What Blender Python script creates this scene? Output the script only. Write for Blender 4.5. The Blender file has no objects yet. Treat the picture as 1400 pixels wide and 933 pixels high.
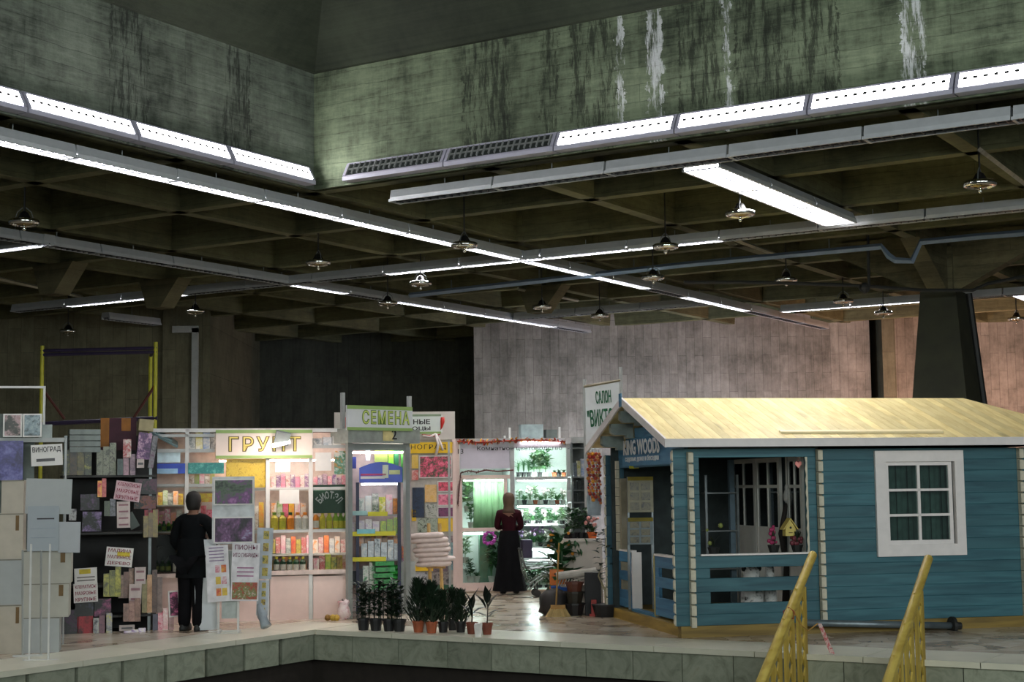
import bpy, math, random
from mathutils import Vector, Matrix
random.seed(7)
PI = math.pi
SC = bpy.context.scene
COL = SC.collection
rnd = random.uniform

# ---------------------------------------------------------------- camera, world, exposure
FPX, PITCH, AZ, ROLL, EYE = 2107.9, 0.0936, 0.5529, -0.01186, 1.8
CX, CY = 700.0, 466.5
CAM = Vector((0, 0, EYE))
_R = Vector((1, 0, 0)); _F = Vector((0, math.cos(PITCH), math.sin(PITCH))); _U = Vector((0, -math.sin(PITCH), math.cos(PITCH)))
_c, _s = math.cos(ROLL), math.sin(ROLL)
cam = bpy.data.objects.new('camera', bpy.data.cameras.new('camera')); COL.objects.link(cam)
cam.data.sensor_fit = 'HORIZONTAL'; cam.data.sensor_width = 36; cam.data.lens = FPX / 1400 * 36
cam.data.clip_end = 200
rx = _R * _c + _U * _s; up = _U * _c - _R * _s; bk = -_F
cam.matrix_world = Matrix(((rx.x, up.x, bk.x, 0), (rx.y, up.y, bk.y, 0), (rx.z, up.z, bk.z, EYE), (0, 0, 0, 1)))
SC.camera = cam
w = bpy.data.worlds.new('world'); SC.world = w; w.use_nodes = True
w.node_tree.nodes['Background'].inputs[0].default_value = (0.75, 0.85, 0.9, 1)
w.node_tree.nodes['Background'].inputs[1].default_value = 0.05
SC.view_settings.view_transform = 'Standard'; SC.view_settings.look = 'None'
SC.view_settings.gamma = 1; SC.view_settings.use_curve_mapping = False
SC.view_settings.exposure = 0.27
SC.cycles.max_bounces = 8; SC.cycles.diffuse_bounces = 4; SC.cycles.glossy_bounces = 3
SC.cycles.transparent_max_bounces = 16; SC.cycles.sample_clamp_indirect = 4
SC.cycles.use_denoising = True

def area(name, loc, to, size, power, col, sy=None, spread=PI):
    l = bpy.data.lights.new(name, 'AREA'); l.energy = power; l.color = col; l.size = size; l.spread = spread
    if sy: l.shape = 'RECTANGLE'; l.size_y = sy
    o = bpy.data.objects.new(name, l); COL.objects.link(o); o.location = loc
    o.rotation_euler = (Vector(to) - Vector(loc)).to_track_quat('-Z', 'Y').to_euler(); return o
# lamps of the hall that hang outside the frame: over the near gallery, and behind the house and the pillar
LAMP = 30.0       # emission of the lit fluorescent tubes
area('gallery_lamp', (-3, 1.0, 5.4), (0, 14, 0.5), 6, 240, (0.92, 1.0, 0.97), 2.0)
area('gallery_lamp', (6, 4.0, 5.6), (6, 18, 0.5), 5, 240, (0.95, 0.98, 1.0), 2.0)
area('rear_stall_lamp', (3.6, 33.5, 0.5), (3.6, 38, 2.6), 3, 230, (0.74, 0.8, 1.0), 0.6)
area('rear_stall_lamp', (11.0, 33.5, 0.8), (11.5, 38, 3.0), 3, 420, (1.0, 0.56, 0.42), 0.6)
area('front_fill', (1, -7, 4.2), (1, 20, 3.2), 16, 620, (0.90, 1.0, 0.96), 4.0)    # broad soft fill added behind the camera, standing in for daylight
area('side_fill', (14, -2, 4.4), (-3, 18, 5.2), 8, 620, (0.86, 0.96, 1.0), 3.0)  # cool fill added from the side to brighten the left shaft wall

# ---------------------------------------------------------------- geometry of the place, read off the photograph
def ray(px, py):
    X = px - CX; Y = py - CY
    return _R * ((_c * X + _s * Y) / FPX) - _U * ((-_s * X + _c * Y) / FPX) + _F
def pz(px, py, z=0.0):
    d = ray(px, py); return CAM + d * ((z - EYE) / d.z)
def at(px, py, Y):
    d = ray(px, py); return CAM + d * (Y / d.y)
class Plane:                                   # an upright plane: P0 on it, running at angle ang from +X
    def __init__(s, P0, deg):
        s.P0 = Vector(P0); s.ang = math.radians(deg); s.D = Vector((math.cos(s.ang), math.sin(s.ang), 0)); s.N = Vector((-s.D.y, s.D.x, 0))
    def at(s, px, py, off=0.0):                # off > 0: behind the plane
        d = ray(px, py); P = s.P0 + s.N * off; return CAM + d * ((P - CAM).dot(s.N) / d.dot(s.N))
    def rect(s, r, off=0.0):                   # pixel box -> (bottom centre, width, height)
        x0, y0, x1, y1 = r; a = s.at(x0, y1, off); b = s.at(x1, y1, off); t = s.at((x0 + x1) / 2, y0, off); m = (a + b) / 2
        return m, (b - a).length, t.z - m.z
GO = pz(429, 861); GROT = PI / 2 - AZ          # grid of the hall: corner of the platform, direction of the beams
def G(u, v, z):
    c, s = math.cos(GROT), math.sin(GROT); return GO + Vector((u * c - v * s, u * s + v * c, z))
HO = pz(944, 872); HROT = math.radians(12)     # the garden house
def Hs(s, t, z):
    c, q = math.cos(HROT), math.sin(HROT); return HO + Vector((s * c - t * q, s * q + t * c, z))

# ---------------------------------------------------------------- builders
class MB:
    def __init__(s): s.v = []; s.f = []; s.m = []
    def add(s, vs, fs, mi=0):
        n = len(s.v); s.v += [tuple(p) for p in vs]; s.f += [tuple(i + n for i in q) for q in fs]; s.m += [mi] * len(fs); return s
    def box(s, x0, x1, y0, y1, z0, z1, mi=0, M=None):
        vs = [Vector(p) for p in ((x0, y0, z0), (x1, y0, z0), (x1, y1, z0), (x0, y1, z0), (x0, y0, z1), (x1, y0, z1), (x1, y1, z1), (x0, y1, z1))]
        if M is not None: vs = [M @ p for p in vs]
        return s.add(vs, ((0, 3, 2, 1), (4, 5, 6, 7), (0, 1, 5, 4), (1, 2, 6, 5), (2, 3, 7, 6), (3, 0, 4, 7)), mi)
    def prism(s, poly, axis, a, b, mi=0):
        n = len(poly)
        def P(p, k): return {'x': (k, p[0], p[1]), 'y': (p[0], k, p[1]), 'z': (p[0], p[1], k)}[axis]
        vs = [P(p, a) for p in poly] + [P(p, b) for p in poly]
        fs = [tuple(range(n)), tuple(range(2 * n - 1, n - 1, -1))] + [(i, i + n, (i + 1) % n + n, (i + 1) % n) for i in range(n)]
        return s.add(vs, fs, mi)
    def frus(s, lo, hi, mi=0):                 # two rings of equal length
        n = len(lo); return s.add(list(lo) + list(hi), [tuple(range(n - 1, -1, -1)), tuple(range(n, 2 * n))] + [(i, (i + 1) % n, (i + 1) % n + n, i + n) for i in range(n)], mi)
    def tube(s, pts, r, n=6, mi=0, cap=True):
        pts = [Vector(p) for p in pts]; rs = r if isinstance(r, (list, tuple)) else [r] * len(pts); rings = []
        for i, p in enumerate(pts):
            d = (pts[min(i + 1, len(pts) - 1)] - pts[max(i - 1, 0)]).normalized()
            a = d.cross(Vector((0, 0, 1)) if abs(d.z) < .9 else Vector((1, 0, 0))).normalized(); b = d.cross(a)
            rings.append([p + (a * math.cos(2 * PI * k / n) + b * math.sin(2 * PI * k / n)) * rs[i] for k in range(n)])
        vs = [q for g in rings for q in g]; fs = []
        for i in range(len(pts) - 1):
            for k in range(n): fs.append((i * n + k, i * n + (k + 1) % n, (i + 1) * n + (k + 1) % n, (i + 1) * n + k))
        if cap: fs += [tuple(range(n - 1, -1, -1)), tuple(range((len(pts) - 1) * n, len(pts) * n))]
        return s.add(vs, fs, mi)
    def lathe(s, prof, n=12, c=(0, 0, 0), mi=0, sx=1, sy=1):
        vs = [(c[0] + r * sx * math.cos(2 * PI * k / n), c[1] + r * sy * math.sin(2 * PI * k / n), c[2] + z) for r, z in prof for k in range(n)]
        fs = [(i * n + k, i * n + (k + 1) % n, (i + 1) * n + (k + 1) % n, (i + 1) * n + k) for i in range(len(prof) - 1) for k in range(n)]
        fs += [tuple(range(n - 1, -1, -1)), tuple(range((len(prof) - 1) * n, len(prof) * n))]
        return s.add(vs, fs, mi)
    def ball(s, c, r, n=8, mi=0, sz=1):
        return s.lathe([(max(.02, math.sin(PI * i / 6)) * r, -math.cos(PI * i / 6) * r * sz) for i in range(7)], n, c, mi)
    def leaf(s, b, d, L, W, bend=.3, mi=0):
        b = Vector(b); d = Vector(d).normalized(); a = d.cross(Vector((0, 0, 1)))
        a = a.normalized() if a.length > .05 else Vector((1, 0, 0)); u = a.cross(d)
        m = b + d * L * .5 + u * L * bend * .3; t = b + d * L - u * L * bend * .25; q = b + d * L * .2 + u * L * .06
        return s.add([b, q + a * W * .35, m + a * W * .5, t, m - a * W * .5, q - a * W * .35, m - u * W * .12], ((0, 1, 6), (1, 2, 6), (2, 3, 6), (3, 4, 6), (4, 5, 6), (5, 0, 6)), mi)
    def mesh(s, name, mats, smooth=False):
        me = bpy.data.meshes.new(name); me.from_pydata(s.v, [], s.f)
        for m in (mats if isinstance(mats, (list, tuple)) else [mats]): me.materials.append(m)
        me.polygons.foreach_set('material_index', s.m)
        if smooth: me.polygons.foreach_set('use_smooth', [True] * len(s.f))
        me.update()
        import bmesh
        bm = bmesh.new(); bm.from_mesh(me); bmesh.ops.recalc_face_normals(bm, faces=bm.faces); bm.to_mesh(me); bm.free()
        return me
    def build(s, name, mats, parent=None, loc=(0, 0, 0), rz=0.0, smooth=False):
        return link(name, s.mesh(name, mats, smooth), parent, loc, rz)
def link(name, me, parent=None, loc=(0, 0, 0), rz=0.0, rot=None):
    o = bpy.data.objects.new(name, me); COL.objects.link(o); o.location = loc; o.rotation_euler = rot or (0, 0, rz)
    if parent: o.parent = parent
    return o
def tag(o, label=None, cat=None, group=None, kind=None):
    if label: o['label'] = label
    if cat: o['category'] = cat
    if group: o['group'] = group
    if kind: o['kind'] = kind
    return o
def thing(name, label, cat, loc=(0, 0, 0), rz=0.0, group=None):
    o = bpy.data.objects.new(name, None); COL.objects.link(o); o.location = loc; o.rotation_euler = (0, 0, rz); o.empty_display_size = .1
    return tag(o, label, cat, group)
def struct(o, label=None): return tag(o, label, kind='structure')
def stuff(o, label=None): return tag(o, label, kind='stuff')
def dup(o, parent=None, loc=None, rz=None, label=None):
    c = o.copy(); COL.objects.link(c)
    if parent: c.parent = parent
    if loc is not None: c.location = loc
    if rz is not None: c.rotation_euler = (o.rotation_euler.x, o.rotation_euler.y, rz)
    if label: c['label'] = label
    for ch in o.children: dup(ch, c)
    return c
BOX = None
def cbox(w, d, h, x=0, y=0, z=0, mi=0): return MB().box(x - w / 2, x + w / 2, y - d / 2, y + d / 2, z, z + h, mi)
_txt = {}
def text_mesh(body, wd, ht, mat, fat=0.0, depth=.004, spacing=1.0):   # lettering in the XZ plane, facing -Y, centred
    cu = bpy.data.curves.new('lettering', 'FONT'); cu.body = body; cu.resolution_u = 2; cu.offset = fat; cu.extrude = .02
    cu.align_x = 'CENTER'; cu.space_character = spacing; cu.space_line = .85
    o = bpy.data.objects.new('lettering', cu); COL.objects.link(o); bpy.context.view_layer.update()
    me = bpy.data.meshes.new_from_object(o.evaluated_get(bpy.context.evaluated_depsgraph_get()))
    bpy.data.objects.remove(o); bpy.data.curves.remove(cu)
    xs = [v.co.x for v in me.vertices]; ys = [v.co.y for v in me.vertices]
    cx, cy = (max(xs) + min(xs)) / 2, (max(ys) + min(ys)) / 2; sx = wd / (max(xs) - min(xs)); sy = ht / (max(ys) - min(ys))
    for v in me.vertices: v.co = ((v.co.x - cx) * sx, -depth if v.co.z > 0 else 0.0, (v.co.y - cy) * sy)
    me.materials.clear(); me.materials.append(mat); return me
def letter(parent, body, wd, ht, loc, mat, fat=0.0, depth=.004, spacing=1.0, rot=None, name='lettering'):
    o = link(name, text_mesh(body, wd, ht, mat, fat, depth, spacing), parent, loc, rot=rot)
    if len(body) > 12: o['kind'] = 'stuff'
    return o
ORD = 'first second third fourth fifth sixth seventh eighth ninth tenth eleventh twelfth thirteenth fourteenth fifteenth sixteenth seventeenth eighteenth nineteenth twentieth'.split()
def nth(i): return ORD[i] if i < 20 else ('twenty-' + ORD[i - 20] if i < 29 else '%dth' % (i + 1))

# ---------------------------------------------------------------- materials
def newmat(name):
    m = bpy.data.materials.new(name); m.use_nodes = True; nt = m.node_tree; return m, nt, nt.nodes['Principled BSDF']
def node(nt, t, ins=None, **props):
    n = nt.nodes.new(t)
    for k, v in props.items(): setattr(n, k, v)
    for k, v in (ins or {}).items():
        if isinstance(v, bpy.types.NodeSocket): nt.links.new(v, n.inputs[k])
        else: n.inputs[k].default_value = v
    return n
def rgb(c): return (c[0], c[1], c[2], 1)
def S(r, g, b):                                # sRGB 0-255 -> linear
    f = lambda x: (x / 255 / 12.92) if x <= 10 else ((x / 255 + .055) / 1.055) ** 2.4
    return (f(r), f(g), f(b))
def ramp(nt, fac, stops, interp='LINEAR'):
    n = nt.nodes.new('ShaderNodeValToRGB'); n.color_ramp.interpolation = interp; e = n.color_ramp.elements
    while len(e) < len(stops): e.new(.5)
    for q, (p, c) in zip(e, stops): q.position = p; q.color = rgb(c)
    nt.links.new(fac, n.inputs[0]); return n.outputs[0]
def mixc(nt, fac, a, b, mode='MIX'):
    n = nt.nodes.new('ShaderNodeMix'); n.data_type = 'RGBA'; n.blend_type = mode
    for i, v in ((0, fac), (6, a), (7, b)):
        if isinstance(v, bpy.types.NodeSocket): nt.links.new(v, n.inputs[i])
        else: n.inputs[i].default_value = rgb(v) if isinstance(v, tuple) else v
    return n.outputs[2]
def math_(nt, op, a, b=0.0):
    n = nt.nodes.new('ShaderNodeMath'); n.operation = op
    for i, v in ((0, a), (1, b)):
        if isinstance(v, bpy.types.NodeSocket): nt.links.new(v, n.inputs[i])
        else: n.inputs[i].default_value = v
    return n.outputs[0]
def objco(nt): return nt.nodes.new('ShaderNodeTexCoord').outputs['Object']
def bump(nt, p, h, st=.3, d=.02):
    b = node(nt, 'ShaderNodeBump', {'Height': h, 'Strength': st, 'Distance': d}); nt.links.new(b.outputs[0], p.inputs['Normal'])
_cache = {}
def plain(c, rough=.6, metal=0.0, var=.25, scale=8.0, bmp=.08, spec=.5, alpha=1.0):
    k = ('p', c, rough, metal, var, scale, bmp, alpha, spec)
    if k in _cache: return _cache[k]
    m, nt, p = newmat('surface'); co = objco(nt)
    nz = node(nt, 'ShaderNodeTexNoise', {'Vector': co, 'Scale': scale, 'Detail': 4.0}).outputs[0]
    nt.links.new(ramp(nt, nz, [(.3, tuple(x * (1 - var) for x in c)), (.7, tuple(min(1, x * (1 + var * .6)) for x in c))]), p.inputs['Base Color'])
    p.inputs['Roughness'].default_value = rough; p.inputs['Metallic'].default_value = metal
    p.inputs['Specular IOR Level'].default_value = spec
    if alpha < 1: p.inputs['Alpha'].default_value = alpha
    if bmp: bump(nt, p, nz, bmp)
    _cache[k] = m; return m
def emit(c, st):
    k = ('e', c, st)
    if k in _cache: return _cache[k]
    m, nt, p = newmat('lit_tube'); p.inputs['Base Color'].default_value = rgb(c); p.inputs['Emission Color'].default_value = rgb(c); p.inputs['Emission Strength'].default_value = st
    _cache[k] = m; return m
def glass(tint=(.9, .95, .95), refl=.12):
    k = ('g', tint, refl)
    if k in _cache: return _cache[k]
    m, nt, p = newmat('glass'); nt.nodes.remove(p); out = nt.nodes['Material Output']
    tr = node(nt, 'ShaderNodeBsdfTransparent', {'Color': rgb(tint)}); gl = node(nt, 'ShaderNodeBsdfGlossy', {'Roughness': .02})
    fr = node(nt, 'ShaderNodeFresnel', {'IOR': 1.45}); f = math_(nt, 'MINIMUM', math_(nt, 'ADD', fr.outputs[0], refl), 1.0)
    mx = node(nt, 'ShaderNodeMixShader', {0: f, 1: tr.outputs[0], 2: gl.outputs[0]}); nt.links.new(mx.outputs[0], out.inputs[0])
    _cache[k] = m; return m
def picture(cols, scale=14.0, seed=0.0, rough=.35, kind='flower'):   # a printed photograph or packet: blotches of its colours
    k = ('pic', tuple(cols), scale, seed, kind)
    if k in _cache: return _cache[k]
    m, nt, p = newmat('printed_picture'); co = objco(nt)
    mp = node(nt, 'ShaderNodeMapping', {'Vector': co, 'Location': (seed * 3.1, seed * 1.7, seed * 2.3)}).outputs[0]
    nz = node(nt, 'ShaderNodeTexNoise', {'Vector': mp, 'Scale': scale * .55, 'Detail': 7.0, 'Roughness': .72, 'Distortion': .5}).outputs[0]
    vo = node(nt, 'ShaderNodeTexVoronoi', {'Vector': mp, 'Scale': scale * 3.5, 'Randomness': 1.0}).outputs['Distance']
    f = math_(nt, 'ADD', math_(nt, 'ADD', math_(nt, 'MULTIPLY', nz, 2.1), -.45), math_(nt, 'MULTIPLY', vo, -.22))
    n = len(cols); st = [(.2 + .6 * i / max(1, n - 1), c) for i, c in enumerate(cols)]
    nt.links.new(ramp(nt, f, st), p.inputs['Base Color']); p.inputs['Roughness'].default_value = rough
    _cache[k] = m; return m
def concrete(name, base, dark, axis, row=.16, vertical=False, blot=1.0, streak=0.0, white=(), dark_streak=(), length=2.4, hscale=1.0):
    m, nt, p = newmat(name); co = objco(nt); sp = node(nt, 'ShaderNodeSeparateXYZ', {0: co})
    h = sp.outputs[axis]; z = sp.outputs['Z']
    wv = math_(nt, 'MULTIPLY', math_(nt, 'SUBTRACT', node(nt, 'ShaderNodeTexNoise', {'Vector': co, 'Scale': 2.2, 'Detail': 4.0}).outputs[0], .5), .07)
    zz_ = math_(nt, 'ADD', z, wv)
    vec = node(nt, 'ShaderNodeCombineXYZ', {0: z, 1: h} if vertical else {0: h, 1: zz_}).outputs[0]
    gr = node(nt, 'ShaderNodeTexNoise', {'Vector': node(nt, 'ShaderNodeCombineXYZ', {0: math_(nt, 'MULTIPLY', h, 14.0 if vertical else 1.6), 1: math_(nt, 'MULTIPLY', z, 1.6 if vertical else 14.0)}).outputs[0], 'Scale': 1.0, 'Detail': 7.0, 'Roughness': .75}).outputs[0]
    br = node(nt, 'ShaderNodeTexBrick', {'Vector': vec, 'Color1': (.86, .86, .86, 1), 'Color2': (1.08, 1.08, 1.08, 1), 'Mortar': (.5, .5, .5, 1) if vertical else (.66, .66, .66, 1), 'Scale': 1.0, 'Mortar Size': .005, 'Brick Width': length, 'Row Height': row, 'Mortar Smooth': .4})
    n1 = node(nt, 'ShaderNodeTexNoise', {'Vector': co, 'Scale': .9, 'Detail': 8.0, 'Roughness': .68}).outputs[0]
    n2 = node(nt, 'ShaderNodeTexNoise', {'Vector': co, 'Scale': 7.0, 'Detail': 6.0, 'Roughness': .7}).outputs[0]
    sv = node(nt, 'ShaderNodeCombineXYZ', {0: math_(nt, 'MULTIPLY', h, 5.0), 1: math_(nt, 'MULTIPLY', z, .55)}).outputs[0]
    n3 = node(nt, 'ShaderNodeTexNoise', {'Vector': sv, 'Scale': 1.0, 'Detail': 7.0, 'Roughness': .75}).outputs[0]
    f = math_(nt, 'ADD', math_(nt, 'MULTIPLY', n1, blot), math_(nt, 'MULTIPLY', n2, .35))
    f = math_(nt, 'ADD', f, math_(nt, 'MULTIPLY', math_(nt, 'SUBTRACT', gr, .5), .45 if vertical else .8))
    if streak: f = math_(nt, 'ADD', f, math_(nt, 'MULTIPLY', math_(nt, 'SUBTRACT', n3, .5), streak))
    c = ramp(nt, math_(nt, 'ADD', f, -.15 + (1 - blot) * .5), [(.25, dark), (.5, tuple((a + b) / 2 for a, b in zip(base, dark))), (.75, base)])
    c = mixc(nt, 1.0, c, br.outputs[0], 'MULTIPLY')
    wob = math_(nt, 'MULTIPLY', math_(nt, 'SUBTRACT', n2, .5), .35)
    edge = node(nt, 'ShaderNodeTexNoise', {'Vector': node(nt, 'ShaderNodeCombineXYZ', {0: math_(nt, 'MULTIPLY', h, 9.0), 1: math_(nt, 'MULTIPLY', z, 1.3)}).outputs[0], 'Scale': 1.0, 'Detail': 6.0, 'Roughness': .8}).outputs[0]
    for lst, cc, k in ((dark_streak, tuple(x * .25 for x in dark), .75), (white, (.62, .64, .64), .85)):
        for x0, wd in lst:
            dd = math_(nt, 'ABSOLUTE', math_(nt, 'ADD', math_(nt, 'SUBTRACT', h, x0), wob))
            mk = math_(nt, 'MULTIPLY', math_(nt, 'LESS_THAN', dd, wd), ramp_v(nt, edge, .47, .56, k))
            c = mixc(nt, mk, c, cc)
    nt.links.new(c, p.inputs['Base Color']); p.inputs['Roughness'].default_value = .8; p.inputs['Specular IOR Level'].default_value = .3
    hgt = math_(nt, 'ADD', math_(nt, 'ADD', math_(nt, 'MULTIPLY', br.outputs['Fac'], -.5), math_(nt, 'MULTIPLY', gr, .6)), math_(nt, 'MULTIPLY', n2, .5))
    bump(nt, p, hgt, .5, .02); return m
def ramp_v(nt, v, a, b, k):
    n = node(nt, 'ShaderNodeMapRange', {0: v, 1: a, 2: b, 3: 0.0, 4: k}); return n.outputs[0]
def wood(c, c2, axis=0, scale=1.0, rough=.55):
    k = ('w', c, c2, axis, scale, rough)
    if k in _cache: return _cache[k]
    m, nt, p = newmat('wood'); co = objco(nt); sc = [14.0, 14.0, 14.0]; sc[axis] = 1.2
    oi = nt.nodes.new('ShaderNodeObjectInfo')
    mp = node(nt, 'ShaderNodeMapping', {'Vector': co, 'Scale': tuple(x * scale for x in sc)}).outputs[0]
    off = node(nt, 'ShaderNodeVectorMath', {0: mp, 1: node(nt, 'ShaderNodeCombineXYZ', {0: math_(nt, 'MULTIPLY', oi.outputs['Random'], 37.0), 1: math_(nt, 'MULTIPLY', oi.outputs['Random'], 61.0)}).outputs[0]}, operation='ADD').outputs[0]
    nz = node(nt, 'ShaderNodeTexNoise', {'Vector': off, 'Scale': 1.0, 'Detail': 5.0, 'Distortion': .6}).outputs[0]
    kn = node(nt, 'ShaderNodeTexVoronoi', {'Vector': node(nt, 'ShaderNodeVectorMath', {0: off, 'Scale': .16}, operation='SCALE').outputs[0], 'Scale': 1.0}).outputs['Distance']
    cc = ramp(nt, nz, [(.3, c2), (.62, c)])
    cc = mixc(nt, ramp_v(nt, kn, .1, .04, .55), cc, tuple(x * .35 for x in c2))
    v = math_(nt, 'ADD', math_(nt, 'MULTIPLY', oi.outputs['Random'], .3), .85)
    hsv = node(nt, 'ShaderNodeHueSaturation', {'Color': cc, 'Value': v}).outputs[0]
    nt.links.new(hsv, p.inputs['Base Color']); p.inputs['Roughness'].default_value = rough; bump(nt, p, nz, .12)
    _cache[k] = m; return m

WHITE = plain(S(205, 205, 200), .5, var=.1); GREYW = plain(S(165, 168, 165), .45, var=.12)
ALU = plain(S(150, 156, 152), .4, .3, var=.1); STEEL = plain(S(120, 126, 126), .35, .6, var=.15)
BLACK = plain((.006, .006, .006), .7); DARK = plain((.015, .016, .014), .6); PAPER = plain(S(222, 220, 214), .7, var=.06)
CHROME = plain((.75, .76, .72), .08, 1.0, var=.05, bmp=0)
INK = plain((.008, .008, .008), .6, var=0, bmp=0); DKRED = plain(S(120, 20, 35), .6, var=.1, bmp=0)
TUBE = emit((1.0, .97, .99), LAMP)

# ================================================================ the platform, the pit, the floor
M_MARB = None
def marble():
    m, nt, p = newmat('marble'); co = objco(nt); oi = nt.nodes.new('ShaderNodeObjectInfo')
    v = node(nt, 'ShaderNodeVectorMath', {0: co, 1: node(nt, 'ShaderNodeCombineXYZ', {0: math_(nt, 'MULTIPLY', oi.outputs['Random'], 40.0)}).outputs[0]}, operation='ADD').outputs[0]
    n = node(nt, 'ShaderNodeTexNoise', {'Vector': v, 'Scale': 4.5, 'Detail': 8.0, 'Distortion': 1.6, 'Roughness': .65}).outputs[0]
    c = ramp(nt, n, [(.3, S(112, 116, 100)), (.46, S(134, 140, 122)), (.6, S(148, 152, 134)), (.75, S(126, 128, 106))])
    hv = node(nt, 'ShaderNodeHueSaturation', {'Color': c, 'Value': math_(nt, 'ADD', math_(nt, 'MULTIPLY', oi.outputs['Random'], .35), .82)}).outputs[0]
    nt.links.new(hv, p.inputs['Base Color']); p.inputs['Roughness'].default_value = .32; return m
def crazy_paving():
    m, nt, p = newmat('crazy_paving'); co = objco(nt)
    wv = node(nt, 'ShaderNodeTexNoise', {'Vector': co, 'Scale': 1.5}).outputs['Color']
    v = node(nt, 'ShaderNodeVectorMath', {0: co, 1: node(nt, 'ShaderNodeVectorMath', {0: wv, 'Scale': .35}, operation='SCALE').outputs[0]}, operation='ADD').outputs[0]
    e = node(nt, 'ShaderNodeTexVoronoi', {'Vector': v, 'Scale': 3.0}, feature='DISTANCE_TO_EDGE').outputs['Distance']
    cl = node(nt, 'ShaderNodeTexVoronoi', {'Vector': v, 'Scale': 3.0}).outputs['Color']
    n = node(nt, 'ShaderNodeTexNoise', {'Vector': co, 'Scale': 6.0, 'Detail': 5.0}).outputs[0]
    s = node(nt, 'ShaderNodeSeparateXYZ', {0: cl}).outputs[0]
    f = math_(nt, 'ADD', math_(nt, 'MULTIPLY', s, .7), math_(nt, 'MULTIPLY', n, .4))
    c = ramp(nt, f, [(.15, S(128, 108, 86)), (.4, S(186, 172, 150)), (.6, S(205, 196, 178)), (.9, S(158, 136, 112))])
    c = mixc(nt, ramp_v(nt, e, .03, .008, .5), c, S(120, 106, 86))
    nt.links.new(c, p.inputs['Base Color']); p.inputs['Roughness'].default_value = .22; bump(nt, p, e, .1); return m
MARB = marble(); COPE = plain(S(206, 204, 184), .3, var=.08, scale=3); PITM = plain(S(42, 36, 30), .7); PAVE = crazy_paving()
fl = MB().prism([(-30, 0.9), (0.9, 0.9), (0.9, -30), (50, -30), (50, 40), (-30, 40)], 'z', -.25, 0).build('floor', PAVE, None, GO, GROT); struct(fl, 'crazy paving of cream and brown stone on the raised platform')
for k in range(18):
    cb = cbox(1.19, .93, .06, 0, 0, -.06)
    if k == 0: cope_me = cb.mesh('coping_slab', COPE)
    link('coping_slab', cope_me, fl, (-.0 - 1.2 * k + .6 - .6 + .3, .435, .0))
for k in range(16): link('coping_slab', cope_me, fl, (.435, -.65 - 1.2 * k, 0), rz=PI / 2)
pan_me = MB().box(-.307, .307, 0, .05, -.38, -.062).mesh('facing_panel', MARB)
for k in range(24): link('facing_panel', pan_me, fl, (-.31 - .66 * k if k else -.31, 0, 0) if k == 0 else (-.33 - .66 * k, 0, 0))
us = [-.62, -1.33, -2.06, -2.69, -3.35, -3.97, -4.57, -5.18, -5.79]
while us[-1] > -17: us.append(us[-1] - .62)
prev = 0
for u_ in us:
    link('facing_panel', MB().box(0, .05, u_ + .005, prev - .005, -.38, -.062).mesh('facing_panel', MARB), fl); prev = u_
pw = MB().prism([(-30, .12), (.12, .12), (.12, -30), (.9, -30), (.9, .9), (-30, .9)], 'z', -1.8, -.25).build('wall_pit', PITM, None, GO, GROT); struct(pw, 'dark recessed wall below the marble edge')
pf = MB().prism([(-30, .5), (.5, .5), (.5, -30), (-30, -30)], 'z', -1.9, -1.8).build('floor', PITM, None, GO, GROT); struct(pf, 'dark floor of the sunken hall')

# ================================================================ the walls behind
WB = concrete('board_marked_wall', S(160, 156, 146), S(92, 90, 82), 'X', .21, True, 1.15, .3, length=.9)
WO = concrete('board_marked_wall_dark', S(128, 124, 100), S(78, 76, 58), 'X', .3, True, .9, .3, length=1.1)
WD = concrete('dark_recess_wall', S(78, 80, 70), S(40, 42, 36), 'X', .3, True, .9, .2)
def wallbox(x0, x1, y0, y1, m, name, lab, z1=6.9):
    return struct(MB().box(x0 - x0, x1 - x0, 0, y1 - y0, -.1, z1).build(name, m, None, (x0, y0, 0)), lab)
xl = at(225, 500, 35).x; xp = at(290, 500, 35).x
wallbox(-22, xl, 35, 36, WO, 'wall_left', 'olive concrete wall behind the scaffold')
wallbox(xl + .005, xp, 34.75, 42.6, WO, 'wall_pilaster', 'concrete pilaster beside the dark recess')
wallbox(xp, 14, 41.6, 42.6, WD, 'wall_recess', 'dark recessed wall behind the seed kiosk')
x3 = at(648, 500, 38).x; x4 = at(1190, 500, 38).x
wallbox(x3, x4, 38, 41.5, WB, 'wall_back', 'pale board-marked concrete wall behind the garden house')
x5 = at(1207, 500, 37.6).x; x6 = at(1225, 500, 37.6).x
wallbox(x5, x6, 37.6, 41.5, WO, 'wall_pier', 'narrow concrete pier beside the pillar')
wallbox(x6 + .005, 24, 38.3, 39.3, WB, 'wall_right', 'concrete wall behind the pillar')

# ================================================================ coffered ceiling and the roof shaft
CB = concrete('ceiling_concrete', S(112, 112, 80), S(62, 63, 44), 'X', .17, False, .9, .2)
CB2 = concrete('ceiling_concrete', S(112, 112, 80), S(62, 63, 44), 'Y', .17, False, .9, .2)
SL = concrete('shaft_concrete', S(120, 128, 114), S(52, 58, 50), 'X', .2, False, 1.5, .5, dark_streak=((-1.5, .25), (-3.3, .3)))
SR = concrete('shaft_concrete', S(122, 134, 108), S(54, 62, 48), 'Y', .2, False, 1.5, .7,
              white=((-5.0, .1), (-8.0, .12), (-4.55, .05), (-5.9, .04)), dark_streak=((-2.7, .35), (-5.6, .3), (-6.6, .6), (-4.2, .3), (-3.6, .12)))
SU = concrete('shaft_concrete', S(50, 57, 42), S(28, 33, 23), 'X', .9, False, 1.1, .3)  # slope kept darker than the shaft walls: its shade is in the colour
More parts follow.
